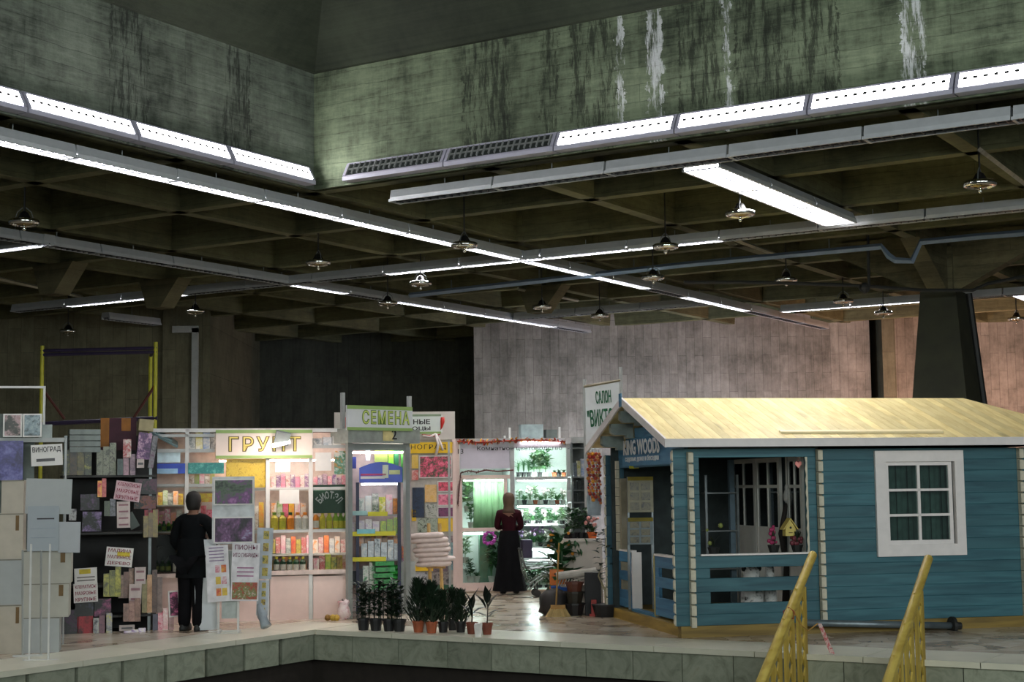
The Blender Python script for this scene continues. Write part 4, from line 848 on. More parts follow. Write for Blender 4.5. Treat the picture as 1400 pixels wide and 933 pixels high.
goods(PR, .3, [552, 558], 768, 24, 'carton', [(O_, PU_, W_), (DG, C(190, 180, 150))], '%s carton on the ledge beside the seed kiosk post', 'cartons beside the kiosk post')
goods(PR, .1, [483, 492], 800, 22, 'carton', [(C(26, 30, 40), C(60, 64, 70))], '%s dark plastic crate under the rack shelves', 'dark crates')
P = PR.at(555, 768, .3); tag(cbox(.26, .2, P.z).build('pedestal', GREYW, None, (P.x, P.y, 0), PR.ang), 'pale narrow pedestal beside the seed kiosk post', 'pedestal')

# ---- board of grape and flower posters, pepper sign above it
gbd = Frame('poster_board', 'tall white board covered with flower and grape posters', 'board', PG)
gbd.box('panel', (562, 600, 622, 815), .02, .05, plain(S(190, 184, 174), .6), True); gbd.box('foot_strip', (564, 800, 621, 812), .01, .02, plain(S(30, 90, 60), .5)); gbd.box('edge_post', (619, 600, 624, 814), -.02, .05, PINKW, True)
yb = gbd.box('banner', (556, 605, 620, 620), -.02, .015, plain(S(234, 190, 20), .5, var=.05))
letter(yb, 'ВИНОГРАД', gbd.x(610, 612) - gbd.x(545, 612), .095, ((gbd.x(610, 612) + gbd.x(545, 612)) / 2, -.022, gbd.z(580, 612)), INK, .0, .003, 1.15)
RED_, GRN = C(200, 40, 70), C(40, 60, 36)
for i, (r, cols, lb) in enumerate((((573, 623, 618, 654), [C(36, 44, 30), C(90, 70, 50), C(226, 70, 110), C(240, 140, 160)], 'large pink bud photograph under the yellow banner'),
        ((563, 622, 572, 641), [C(220, 180, 60), C(230, 200, 120)], 'small yellow sheet left of the large pink photograph'), ((563, 643, 572, 657), [C(200, 90, 80), C(230, 200, 190)], 'small coral sheet below the yellow sheet'),
        ((598, 658, 621, 673), [C(30, 30, 26), C(220, 60, 90), C(240, 120, 140)], 'small pink flower photograph, uppermost of the three in a column'), ((598, 675, 621, 692), [C(60, 30, 40), C(230, 110, 140), C(240, 160, 180)], 'small pink flower photograph, middle of the three in a column'), ((598, 693, 621, 708), [C(40, 26, 40), C(130, 50, 100), C(90, 40, 80)], 'small purple flower photograph, lowest of the three in a column'),
        ((564, 667, 580, 708), [C(16, 24, 44), C(30, 50, 80), C(20, 20, 24)], 'dark blue poster with small lettering'), ((581, 663, 597, 687), [C(200, 150, 60), C(230, 190, 130), C(220, 170, 60)], 'golden berry photograph beside the dark blue poster'), ((581, 689, 598, 708), [C(30, 40, 30), C(190, 190, 180), C(60, 80, 50)], 'green and white plant photograph below the golden one'),
        ((571, 709, 598, 728), [C(24, 30, 24), C(170, 180, 160), C(50, 60, 44)], 'dark leafy photograph above the folded cloth'), ((563, 697, 569, 713), [C(234, 190, 20), C(220, 170, 20)], 'narrow yellow sheet at the board edge'), ((599, 709, 621, 727), [C(226, 180, 20), C(234, 196, 40)], 'yellow text sheet under the purple photograph'),
        ((563, 772, 592, 781), [C(226, 180, 20), C(234, 196, 40)], 'yellow sheet below the folded cloth'), ((604, 733, 620, 742), [C(60, 50, 50), C(220, 190, 190)], 'pale pink strip photograph beside the folded cloth'), ((606, 744, 613, 758), [C(40, 30, 30), C(200, 60, 70)], 'red flower photograph half hidden by the folded cloth'), ((563, 783, 584, 800), [C(26, 26, 28), C(190, 190, 190), C(40, 40, 40)], 'black and white flower photograph low on the board'), ((586, 783, 615, 800), [C(60, 56, 54), C(150, 140, 136), C(30, 30, 30)], 'grey photograph low on the board'), ((613, 742, 620, 780), [C(80, 100, 110), C(150, 190, 190)], 'blue grey strip poster low at the board edge'), ((592, 762, 612, 782), [C(60, 50, 60), C(130, 110, 120)], 'dim mauve photograph between the chair sticks'))):
    o = poster(lb, PG, r, cols, .0, 0, 20, i, border=i in (0, 3, 4, 5)); o['group'] = 'posters on the tall board'
PGB = Plane(at(540, 600, 25.9), 3)
ps = Frame('pepper_sign', 'white shop sign with red peppers behind the seed kiosk', 'sign', PGB)
ps.box('board', (457, 563.5, 622, 602), 0, .05, plain(S(196, 190, 180), .6, var=.04)); 
for px in (466, 614): ps.box('leg', (px - 1.5, 602, px + 1.5, 700), .0, .04, GREYW, True)
ps.box('inner_board', (480, 569, 605, 592), -.01, 0, plain(S(206, 214, 206), .6, var=.03)); ps.box('inner_band', (480, 567, 603, 570), -.014, -.005, plain(S(130, 150, 120), .6)); ps.box('inner_band', (480, 591, 603, 594), -.014, -.005, LGREEN)
letter(ps.t, 'НЫЕ', ps.x(588, 577) - ps.x(565, 577), .085, (ps.x(576.5, 577), -.012, ps.z(576, 577)), INK, .02); letter(ps.t, 'ОЦЫ', ps.x(588, 586) - ps.x(563, 586), .075, (ps.x(576, 586), -.012, ps.z(576, 586.5)), INK, .02)
PEP = plain(S(190, 36, 24), .3)
for px in (605, 473): MB().tube([(ps.x(px, 571), -.03, ps.z(px, 571)), (ps.x(px, 577), -.035, ps.z(px, 577)), (ps.x(px - 1.2, 584), -.03, ps.z(px, 584)), (ps.x(px - 2.5, 588), -.03, ps.z(px, 588))], [.03, .036, .02, .004], 8).build('pepper', PEP, ps.t, smooth=True)
MB().tube([(ps.x(577 + 5 * i, 594), -.02, ps.z(580, 594.5 + 2 * math.sin(PI * i / 5))) for i in range(6)], [.006, .014, .018, .018, .014, .006], 6).build('pepper', PEP, ps.t, smooth=True)
bw = PG.at(596, 600, -.05)
tg = MB(); tg.tube([(0, 0, .08), (-.1, -.02, .03), (-.22, -.01, .05)], .02, 5).tube([(0, 0, .08), (.04, -.03, -.1), (.0, -.03, -.28)], .025, 5).tube([(0, 0, .08), (.08, -.03, -.08), (.12, -.03, -.2)], .02, 5)
tag(tg.build('white_bow', plain(S(236, 224, 220), .7), None, bw, smooth=True), 'white cloth bow tied over the yellow banner', 'bow')
# folded cloth on two sticks
Pc = pz(588, 828); ck = thing('stick_stand', 'stand of two pale wooden sticks before the poster board', 'stand', (Pc.x, Pc.y - .0, 0), 0)
zc_ = lambda y: at(590, y, Pc.y).z
for px0, px1 in ((586, 589), (601, 605)): MB().tube([at(px0, 716, Pc.y + .1) - Vector((Pc.x, Pc.y, 0)), at(px1, 828, Pc.y) - Vector((Pc.x, Pc.y, 0))], .03, 6).build('stick', plain(S(206, 168, 104), .6), ck)
MB().tube([at(583, 776, Pc.y + .03) - Vector((Pc.x, Pc.y, 0)), at(609, 776, Pc.y + .03) - Vector((Pc.x, Pc.y, 0))], .02, 6).build('crossbar', plain(S(196, 158, 96), .6), ck)
fc = MB(); z0_, z1_ = zc_(774), zc_(729); n_ = 7; hh = (z1_ - z0_) / n_
for i in range(n_):
    off = .05 * math.sin(i * 1.9) + (.04 if i < 4 else -.02); wv = .27 + .02 * math.sin(i * 2.7); zc2 = z0_ + hh * (i + .5) - (.0)
    ring = []
    for kx, sc_ in ((-1, .25), (-.94, .8), (-.6, 1.08), (0, 1.0), (.6, 1.1), (.94, .8), (1, .25)):
        ring.append([(off + kx * wv, -.02 + .12 * math.cos(a), zc2 + .01 * kx + hh * .62 * sc_ * math.sin(a)) for a in [2 * PI * j / 8 for j in range(8)]])
    vs = [p for g in ring for p in g]; fs = [(a * 8 + j, a * 8 + (j + 1) % 8, (a + 1) * 8 + (j + 1) % 8, (a + 1) * 8 + j) for a in range(6) for j in range(8)] + [tuple(range(7, -1, -1)), tuple(range(48, 56))]
    fc.add(vs, fs)
tag(fc.build('folded_cloth', plain(S(224, 206, 198), .8, var=.1, scale=14), None, (at(590, 770, Pc.y).x, Pc.y - .1, 0), 0, True), 'white folded fleece cloth hung over the two sticks', 'cloth')

# ================================================================ plant stall number 13
b = Frame('plant_stall', 'bright white glazed plant stall numbered 13 with a garland', 'stall', PB)
for px in (626, 701, 779): b.box('post', (px - 3, 600, px + 3, 812), -.03, .04, PINKW if px < 700 else GREYW, True)
b.box('top_rail', (622, 599.5, 782, 604), -.03, .04, GREYW); b.box('header_panel', (629, 612, 699, 641), .0, .02, plain(S(196, 190, 200), .5, var=.05)); b.box('header_strip', (629, 605, 778, 613), -.01, .01, plain(S(186, 184, 190), .5)); b.box('door_rail', (629, 650, 699, 655), -.02, .03, PINKW)
b.box('shop_light', (712, 603.5, 766, 606.5), -.05, -.02, emit((1.0, .9, .96), 6))
for px in (630.5, 692): b.box('door_stile', (px - 2, 655, px + 2, 808), -.02, .03, PINKW)
b.box('door_rail', (632, 722, 690, 727), -.02, .03, PINKW); b.box('door_rail', (632, 797, 690, 808), -.02, .03, PINKW)
b.box('plinth', (622, 808, 782, 814), -.05, .1, plain(S(170, 150, 130), .5), True)
PGL = glass((.93, .97, .95), .0)
b.box('pane', (632, 655, 690, 722), .0, .006, PGL); b.box('pane', (632, 727, 690, 797), .0, .006, PGL); b.box('pane', (704, 656, 776, 806), .0, .006, PGL); b.box('pane', (704, 613, 776, 652), .0, .006, PGL)
WL13 = plain(S(226, 236, 232), .6, var=.03)
b.box('shelf_rail', (704, 652, 776, 656), -.01, .03, GREYW); b.box('back_panel', (622, 600, 800, 812), 1.2, 1.24, WL13, True); b.box('floor_panel', (622, 806, 782, 811), .05, 1.2, WL13); b.box('roof_panel', (622, 600, 782, 602), .05, 1.2, WL13); b.box('inner_wall', (699, 605, 703, 812), .06, 1.2, plain(S(180, 196, 192), .5), True)
b.box('shelf_back', (703, 606, 778, 810), .62, .64, WL13); SHY = (653, 690, 718, 748, 764)
for y in SHY[1:]: b.box('shelf', (705, y, 776, y + 1.2), .1, .6, GREYW)
CW = emit((.9, 1.0, .99), 55)
for x0, x1, y, o_ in ((706, 774, 607, .15), (708, 774, 656.5, .15), (708, 772, 692, .12), (720, 762, 716.5, .05), (708, 772, 751, .3), (722, 776, 766, .12)): b.box('lamp_tube', (x0, y, x1, y + 1.4), o_, o_ + .03, CW)
b.box('lamp_tube', (634, 656.5, 688, 658), .2, .23, emit((.88, 1.0, .96), 60)); b.box('lamp_tube', (634, 729, 660, 731), .8, .83, emit((.88, 1.0, .96), 40))
cur = MB()
for i in range(9): x = b.x(651, 700, .35) + (b.x(688, 700, .35) - b.x(651, 700, .35)) * i / 8; cur.tube([(x, .42 + .03 * (i % 2), b.z(670, 655, .35)), (x + .01, .42 + .03 * (i % 2), b.z(670, 700, .35)), (x, .42 + .03 * (i % 2), b.z(670, 723, .35))], .05, 6)
cur.build('curtain', plain(S(150, 190, 146), .8, var=.12), b.t, smooth=True)
letter(b.t, '13', b.x(633, 616) - b.x(625.5, 616), .085, (b.x(629.5, 616), -.035, b.z(629, 617.5)), INK, .0); letter(b.t, 'Комнатное цветоводство', b.x(768, 612) - b.x(652, 612), .085, ((b.x(768, 612) + b.x(652, 612)) / 2, -.03, b.z(710, 613.5)), INK, .0)
def garland(name, label, pts, cols, r, par=None, n=6):
    t = thing(name, label, 'garland', pts[0]); o = Vector(pts[0]); q = [Vector(p) - o for p in pts]
    MB().tube(q, .012, 5).build('cord', plain(cols[0], .6), t); mbs = [MB() for _ in cols]
    for i in range(len(q) - 1):
        for j in range(n):
            p = q[i].lerp(q[i + 1], j / n)
            for m_ in range(3):
                a = rnd(0, 6.28); e_ = rnd(-.8, .8); rnd_m = random.randrange(len(cols)); mbs[rnd_m].leaf(p, (math.cos(a), math.sin(a) * .4, e_), r * rnd(.7, 1.3), r * .5)
    for m_, c in zip(mbs, cols): stuff(m_.build('tinsel', plain(c, .35, .2), t))
    return t
garland('garland', 'red and gold leaf garland along the top of the plant stall', [PB.at(px, 603.5 + 1.5 * math.sin(px), -.06) for px in range(625, 782, 12)], [C(170, 50, 24), C(220, 160, 40), C(120, 40, 24)], .075)
garland('garland', 'thin dark red garland over the glass stall door', [PB.at(px, y, -.05) for px, y in ((626, 690), (628, 665), (630, 647), (640, 644), (652, 646), (665, 643), (680, 645), (702, 643))], [C(100, 40, 36), C(80, 60, 50)], .035)
# wreath on the door
wr = MB(); cw_ = PB.at(669, 736, -.04)
for i in range(60):
    a = i * 2 * PI / 60 + rnd(-.05, .05); rr = .095 + rnd(-.02, .02); wr.ball((rr * math.cos(a), rnd(-.025, .01), rr * math.sin(a)), rnd(.016, .026), 5)
tag(wr.build('wreath', picture([C(120, 30, 120), C(190, 70, 180), C(220, 130, 200)], 30), None, cw_, PB.ang), 'purple flower wreath hanging on the glass stall door', 'wreath')

LEAVES = [plain(S(96, 150, 96), .45, var=.35), plain(S(60, 110, 66), .45, var=.35), plain(S(150, 186, 140), .45, var=.2), plain(S(40, 84, 44), .45, var=.3), plain(S(24, 44, 26), .5, var=.3)]
TERRA = plain(S(160, 84, 50), .7); BLKPOT = plain((.012, .012, .013), .5); WPOT = plain(S(214, 214, 208), .5)
_pl = {}
def plant_meshes(kind, h, wd, sd):
    k = (kind, round(h, 1), round(wd, 1), sd)
    if k in _pl: return _pl[k]
    random.seed(sd * 31 + 5); mb = MB()
    if kind == 'strap':
        for i in range(22): a = rnd(0, 6.28); mb.leaf((0, 0, 0), (math.cos(a) * wd, math.sin(a) * wd, h * rnd(.6, 1.4)), h * rnd(.6, 1), .022, .8)
    elif kind == 'bush':
        for i in range(90):
            a = rnd(0, 6.28); e = rnd(0, 1) ** .6; p = (math.cos(a) * wd * .5 * e * rnd(.3, 1), math.sin(a) * wd * .5 * e * rnd(.3, 1), h * rnd(.15, .95)); mb.leaf(p, (math.cos(a), math.sin(a), rnd(-.3, .9)), h * .26, h * .15)
        mb.tube([(0, 0, 0), (.01, 0, h * .7)], .008, 5)
    elif kind == 'flower':
        for i in range(30): a = rnd(0, 6.28); mb.leaf((0, 0, 0), (math.cos(a), math.sin(a), rnd(.3, 1.6)), h * rnd(.4, .8), h * .16)
    elif kind == 'conifer':
        for i in range(480):
            z = rnd(.0, 1); a = rnd(0, 6.28); rr = wd * .55 * min(1, .6 + z * 1.6) * (1 - max(0, z - .3) * 1.15) * rnd(.2, 1) + .01; mb.leaf((rr * math.cos(a), rr * math.sin(a), h * z * .9), (math.cos(a) * .6, math.sin(a) * .6, 1), h * .17, h * .05, .1)
        mb.tube([(0, 0, 0), (0, 0, h * .9)], .012, 5)
    elif kind == 'seedling':
        for q in range(9):
            bx, by = rnd(-wd / 2, wd / 2), rnd(-wd / 3, wd / 3); hh_ = h * rnd(.7, 1); mb.tube([(bx, by, 0), (bx, by, hh_)], .004, 4)
            for i in range(16): a = rnd(0, 6.28); mb.leaf((bx, by, hh_ * rnd(.1, 1)), (math.cos(a), math.sin(a), rnd(0, .8)), h * .2, h * .11)
    _pl[k] = mb; return mb
def pot_mesh(r, h, m):
    k = ('pot', round(r, 2), round(h, 2), m.name)
    if k not in _pl: _pl[k] = MB().lathe([(r * .72, 0), (r * .95, h * .85), (r * 1.05, h * .85), (r * 1.05, h), (r * .92, h), (r * .88, h * .9), (.005, h * .9)], 10).mesh('pot', m)
    return _pl[k]
def plant(P, kind, h, wd, leafm, potm, pr, ph, label, group=None, sd=1, blossom=None, rz=0):
    t = thing('potted_plant', label, 'plant', P, rz, group); link('pot', pot_mesh(pr, ph, potm), t)
    k = ('m', kind, round(h, 1), round(wd, 1), sd, leafm.name)
    if k not in _pl: _pl[k] = plant_meshes(kind, h, wd, sd).mesh('foliage', leafm)
    stuff(link('foliage', _pl[k], t, (0, 0, ph * .88)))
    if blossom:
        k2 = ('bl', round(h, 1), round(wd, 1), sd, blossom)
        if k2 not in _pl:
            f = MB(); random.seed(sd + 3)
            for i in range(9): f.ball((rnd(-wd, wd) * .45, rnd(-wd, wd) * .35, h * rnd(.55, 1)), rnd(.018, .032), 5)
            _pl[k2] = f.mesh('blossom', plain(blossom, .6))
        stuff(link('blossom', _pl[k2], t, (0, 0, ph * .88)))
    return t
def shelf_row(y, xs, kind, h_px, what, group, off=.3, bl=(None,), pots=(BLKPOT, WPOT, TERRA), lv=(0, 1, 2)):
    for i, px in enumerate(xs):
        P = PB.at(px, y, off); kk = P.y / FPX; plant(P, kind if isinstance(kind, str) else kind[i % len(kind)], h_px * kk * (.85 + .3 * ((i * 5) % 4) / 3), 11 * kk, LEAVES[lv[i % len(lv)]], pots[i % len(pots)], .045, .075, what % nth(i), group, i % 4, bl[i % len(bl)])
shelf_row(652, [709, 716, 723], 'strap', 26, '%s strap leaved plant on the top stall shelf', 'strap leaved plants on the top shelf', .3, pots=(BLKPOT,), lv=(0, 1))
shelf_row(652, [730, 738, 746], 'bush', 32, '%s bushy plant on the top stall shelf', 'bushy plants on the top shelf', .3, pots=(WPOT, BLKPOT), lv=(0, 2))
shelf_row(652, [758, 764, 771], 'flower', 9, '%s low plant at the end of the top stall shelf', 'low plants on the top shelf', .25, pots=(TERRA, BLKPOT), lv=(1,))
shelf_row(690, [710, 717, 725, 732, 739, 746, 754, 762, 770], ('bush', 'flower', 'strap'), 17, '%s small plant on the second stall shelf', 'plants on the second stall shelf', .3, (None, None, (W_)), (WPOT, BLKPOT, WPOT, TERRA), (2, 0, 2))
shelf_row(718, [712, 720, 728, 736, 744, 752, 760, 769], ('flower', 'bush'), 16, '%s small plant on the third stall shelf', 'plants on the third stall shelf', .3, (W_, None), (WPOT, BLKPOT), (1, 2, 0))
shelf_row(748, [712, 721, 730, 739, 748, 757, 766], 'flower', 20, '%s flowering plant on the fourth stall shelf', 'flowering plants on the fourth stall shelf', .3, (C(170, 140, 190), W_, C(190, 150, 200)), (WPOT, BLKPOT), (0, 1))
shelf_row(806, [708, 718, 728, 738, 748, 758, 768], 'bush', 26, '%s leafy plant at the bottom of the plant stall', 'plants at the bottom of the stall', .3, (None,), (BLKPOT,), (3, 1))
for i, (px, y, kd, h, lb, lv_) in enumerate(((639, 700, 'bush', 40, 'pale leafy plant in the upper left of the stall door', 2), (644, 722, 'bush', 26, 'leafy plant low in the upper door pane', 0), (636, 770, 'bush', 30, 'pale plant on the white stand in the lower door pane', 2), (643, 796, 'bush', 24, 'green plant at the bottom of the stall door', 1), (652, 796, 'flower', 14, 'low green plant in a white basket behind the stall door', 1), (680, 796, 'bush', 60, 'tall dark leafy plant behind the stall door', 3), (672, 796, 'strap', 50, 'strap leaved plant behind the lower door pane', 0))):
    P = PB.at(px, y, .5); kk = P.y / FPX; plant(P, kd, h * kk, 14 * kk, LEAVES[lv_], WPOT, .06, .1, lb, 'plants behind the stall door', i)
wb_ = PB.at(645, 796, .7); tag(MB().box(-.32, .02, -.12, .12, 0, .36).build('white_stand', WL13, None, PB.at(648, 806, .85), PB.ang), 'white low stand inside the stall door', 'stand')
tag(MB().box(-.11, .11, -.1, .1, 0, .95).build('pale_column', plain(S(120, 160, 140), .6), None, PB.at(664, 806, .9), PB.ang), 'pale green column inside the lower door pane', 'column')

# clutter on the roof of the stall
for r, c, lb in (((711, 581, 741, 600), C(150, 166, 166), 'grey white carton on the roof of the plant stall'), ((745, 588, 760, 600), C(96, 104, 100), 'dark grey carton on the roof of the plant stall')):
    o = panel('carton', lb, 'box', PB, r, plain(c, .6), .4, .3); del o['sz']
for px, y0 in ((697, 585), (690, 596), (765, 584)):
    a, c_ = PB.at(px, y0, .2), PB.at(px, 602, .2); tag(cbox(.035, .035, a.z - c_.z).build('rod', WHITE, None, c_, PB.ang), 'white rod rising from the plant stall roof, ' + ('taller one' if px == 697 else 'short one' if px == 690 else 'one beside the dark carton'), 'rod')

# dark glazed shelf and hanging beads between the stall and the house
PD = Plane(at(790, 800, 25.2), 10)
d = Frame('glass_shelf', 'dim glazed shelf unit right of the plant stall', 'shelf unit', PD)
for px in (783, 803): d.box('post', (px - 1.2, 605, px + 1.2, 800), 0, .03, STEEL, True)
for y in (612, 652, 670, 687, 705, 740): d.box('shelf', (783, y, 803, y + 1.5), 0, .4, STEEL)
d.box('back', (781, 600, 806, 800), .42, .44, plain(S(60, 70, 70), .5), True); d.box('top', (781, 598, 806, 606), 0, .45, GREYW)
goods(PD, .2, [786, 791, 796, 801], 652, 22, 'carton', [(C(60, 70, 80), C(110, 120, 130)), (C(170, 170, 60), W_), (LB, W_), (C(60, 80, 70), LB)], '%s box on the upper dim glazed shelf', 'boxes on the dim shelf')
goods(PD, .2, [786, 792, 798], 669, 12, 'carton', [(C(30, 36, 36), C(70, 80, 80))], '%s dark box on the second dim glazed shelf', 'dark boxes on the second shelf')
goods(PD, .2, [786, 792, 798], 686, 12, 'carton', [(C(36, 40, 38), C(60, 70, 66))], '%s dark box on the third dim glazed shelf', 'dark boxes on the third shelf')
for i, (px, cols, n_) in enumerate(((805, [C(190, 120, 50), C(170, 60, 40)], 14), (810, [C(220, 150, 40), C(160, 40, 40), C(200, 110, 60)], 16), (815, [C(170, 60, 40), C(190, 140, 90)], 15), (819, [C(200, 120, 70), C(150, 60, 50)], 17))):
    top = at(px, 621, 21.66); t = thing('bead_string', '%s string of orange and red beads under the house eave' % nth(i), 'beads', top, 0, 'bead strings under the eave')
    MB().tube([(0, 0, .06), (0, 0, -.66)], .004, 4).build('cord', DARK, t)
    for j, c in enumerate(cols):
        mb = MB()
        for q in range(n_):
            if q % len(cols) == j: mb.ball((.015 * math.sin(q * 2.1), .01 * math.cos(q), -.045 * q * .95), rnd(.018, .03), 6)
        stuff(mb.build('bead', plain(c, .4), t))
tag(MB().lathe([(.02, 0), (.09, -.03), (.11, -.1), (.09, -.32), (.1, -.34)], 10).tube([(0, 0, 0), (0, 0, .62)], .003, 4).build('net_bag', plain(S(150, 170, 180), .5, alpha=.6), None, at(812, 672, 21.8), 0, True), 'pale blue translucent bag hanging below the beads', 'bag')

# white planter with plants
PW = Plane(at(797, 838, 22.6), 8)
wp = Frame('planter_box', 'tall white planter box beside the garden house', 'planter', PW)
wp.box('body', (773, 740, 824, 838), 0, .45, plain(S(210, 198, 186), .5, var=.05), True); wp.box('rim', (771, 737, 824, 741), -.02, .47, plain(S(216, 206, 196), .5, var=.05))
for i, (px, y, kd, h, lb, lv_) in enumerate(((776, 738, 'strap', 26, 'dark upright strap leaved plant at the planter end', 4), (784, 738, 'bush', 34, 'bushy green plant on the white planter', 3), (795, 738, 'bush', 36, 'largest bushy plant in the middle of the white planter', 3), (803, 738, 'bush', 30, 'leafy plant behind the orange pot', 4))):
    P = PW.at(px, y, .22); kk = P.y / FPX; plant(P, kd, h * kk, 26 * kk, LEAVES[lv_], BLKPOT, .07, .1, lb, 'plants on the white planter', i)
P = PW.at(810, 739, .1); plant(P, 'flower', .22, .22, LEAVES[3], plain(S(210, 100, 40), .5), .075, .12, 'flowering plant in an orange pot on the white planter', None, 2, C(220, 150, 140))
P = PW.at(768, 800, -.2); plant((P.x, P.y, 0), 'bush', 1.0, .4, LEAVES[3], BLKPOT, .12, .2, 'tall green plant standing left of the white planter', None, 3, C(220, 140, 40))
tv = MB()
for i in range(14): tv.leaf((rnd(-.25, .1), rnd(-.06, .0), rnd(-.25, .05)), (rnd(-.5, .5), -.3, -1), .12, .05)
stuff(tv.build('trailing_leaves', LEAVES[3], None, PW.at(790, 740, -.03))); tag(bpy.data.objects[[o.name for o in COL.objects][-1]], 'leaves trailing over the front of the white planter', 'leaves')

# shopping trolley
Pt = pz(738, 816); tr = thing('shopping_trolley', 'grey wire shopping trolley with a dark purple seat', 'trolley', Pt, .1)
zz = lambda y: at(738, y, Pt.y).z; kx = Pt.y / FPX; bk_ = MB()
def X_(px): return (px - 738) * kx
zt, zb = zz(764), zz(778)
for i in range(8):
    f_ = i / 7; bk_.tube([(X_(714), -.2 + .4 * f_, zt), (X_(720), -.18 + .36 * f_, zb), (X_(764), -.15 + .3 * f_, zb + .05), (X_(770), -.16 + .32 * f_, zt)], .006, 4)
for zf in (0, .33, .66, 1): bk_.tube([(X_(720) + (X_(714) - X_(720)) * zf, -.2, zb + (zt - zb) * zf), (X_(766), -.17, zb + .05 + (zt - zb - .05) * zf), (X_(766), .17, zb + .05 + (zt - zb - .05) * zf), (X_(714), .2, zb + (zt - zb) * zf)], .008, 4)
stuff(bk_.build('basket', STEEL, tr)); MB().box(X_(714), X_(727), -.18, .18, zz(762), zz(738)).build('seat', plain(S(50, 44, 70), .5), tr)
fr = MB()
for sd in (-.2, .2): fr.tube([(X_(712), sd, zz(752)), (X_(716), sd, zz(780)), (X_(722), sd * .9, zz(797)), (X_(752), sd * .8, zz(780))], .014, 6).tube([(X_(722), sd, zz(806)), (X_(733), sd, zz(795)), (X_(757), sd * .8, zz(780)), (X_(752), sd * .8, zz(770))], .014, 6)
fr.build('frame', plain(S(130, 136, 130), .35, .5), tr); MB().tube([(X_(712), -.22, zz(751)), (X_(712), .22, zz(751))], .018, 6).build('handle', DARK, tr)
for px, sd in ((733, -.18), (733, .18), (762, -.14), (762, .14)):
    mb = MB(); mb.tube([(X_(px), sd - .015, .06), (X_(px), sd + .015, .06)], .06, 10).build('wheel', DARK, tr); MB().tube([(X_(px), sd, .06), (X_(px), sd, .26)], .014, 5).build('fork', DARK, tr)

# heap beside the house: crate, sack, broom, roll, pots
Yh = pz(770, 842).y
def hz(px, y, Y=None): return at(px, y, Y or Yh)
def onfloor(px, Y): p = at(px, 840, Y); return Vector((p.x, Y, 0))
cr = thing('orange_crate', 'bright orange plastic crate behind the brown sack', 'crate', (hz(765, 800).x, Yh + .75, 0)); z1 = at(765, 779, Yh + .75).z
for x0, x1, y0, y1 in ((-.12, .12, -.15, -.13), (-.12, .12, .13, .15), (-.12, -.1, -.13, .13), (.1, .12, -.13, .13)): MB().box(x0, x1, y0, y1, 0, z1).build('side', plain(S(232, 120, 24), .45), cr)
MB().box(-.1, .1, -.13, .13, .2, .22).build('base', plain(S(200, 100, 20), .5), cr)
tag(MB().frus([(-.13, -.12, .26), (.13, -.12, .26), (.12, .12, .26), (-.12, .12, .26)], [(-.15, -.14, .38), (.16, -.14, .36), (.15, .14, .38), (-.14, .14, .38)]).box(-.11, .11, -.1, .1, 0, .26).build('blue_tub', plain(S(36, 90, 170), .5), None, (hz(768, 800).x, Yh + .42, 0)), 'blue tub between the orange crate and the brown sack', 'tub')
sk = MB(); random.seed(4)
prof = [(.16, 0), (.23, .06), (.22, .16), (.2, .26), (.14, .33), (.06, .36)]; n_ = 14
vs = [(r * 1.0 * math.cos(2 * PI * q / n_) * (1 + rnd(-.1, .1)), r * .8 * math.sin(2 * PI * q / n_) * (1 + rnd(-.1, .1)), z + rnd(-.015, .015)) for r, z in prof for q in range(n_)]
sk.add(vs, [(i * n_ + q, i * n_ + (q + 1) % n_, (i + 1) * n_ + (q + 1) % n_, (i + 1) * n_ + q) for i in range(5) for q in range(n_)] + [tuple(range(n_ - 1, -1, -1)), tuple(range(70, 84))])
tag(sk.build('sack', plain(S(30, 26, 24), .6, var=.4), None, onfloor(759, Yh + .1), 0, True), 'dark brown stuffed sack behind the broom', 'sack')
bm_ = thing('broom', 'straw broom with a wooden handle leaning before the sack', 'broom', onfloor(763, Yh - .22))
MB().tube([(-.03, 0, .1), (.03, .1, 1.0)], .013, 6).build('handle', plain(S(150, 116, 60), .6), bm_); br_ = MB()
for i in range(44): x = -.17 + .34 * i / 43; br_.tube([(x * .5, 0, .14), (x, rnd(-.03, .03), .0)], .007, 4)
stuff(br_.build('bristles', plain(S(206, 180, 124), .8), bm_)); MB().box(-.1, .1, -.025, .025, .11, .16).build('binding', plain(S(170, 130, 70), .7), bm_)
rl = thing('foam_roll', 'pale rolled insulation sheet lying across the heap', 'roll', hz(788, 786, Yh + .2))
MB().tube([(-.28, 0, -.02), (.28, .05, .04)], .055, 12).build('roll', plain(S(196, 190, 178), .8), rl); st = MB()
for i in range(12): x = -.22 + .04 * i; st.tube([(x, .0, -.06), (x - .04, 0, -.16)], .008, 4)
stuff(st.build('fringe', plain(S(190, 184, 172), .8), rl)); tag(cbox(.5, .3, hz(788, 800, Yh + .45).z).build('white_box', plain(S(196, 190, 180), .6), None, (hz(792, 800).x, Yh + .45, 0)), 'pale box under the rolled insulation sheet', 'box')
for i, (z, r, c, lb) in enumerate(((0, .14, C(24, 22, 22), 'lowest dark pot of the stack beside the sack'), (.16, .13, C(44, 40, 30), 'middle brown rimmed pot of the stack beside the sack'), (.29, .125, C(96, 50, 34), 'top reddish pot of the stack beside the sack'))):
    tag(link('stacked_pot', pot_mesh(r, .17, plain(c, .5)), None, onfloor(786, Yh) + Vector((0, 0, z))), lb, 'pot', 'stacked pots')
tag(cbox(.22, .2, .58).build('black_bin', plain((.012, .012, .014), .6), None, onfloor(811, Yh + .12)), 'black bin between the stacked pots and the house', 'bin')
tag(MB().box(-.035, .035, -.03, .03, .0, .22).box(-.06, .03, -.05, .05, 0, .03).build('red_holder', plain(S(170, 50, 40), .5), None, onfloor(812, Yh - .15)), 'small red holder standing before the black bin', 'holder')
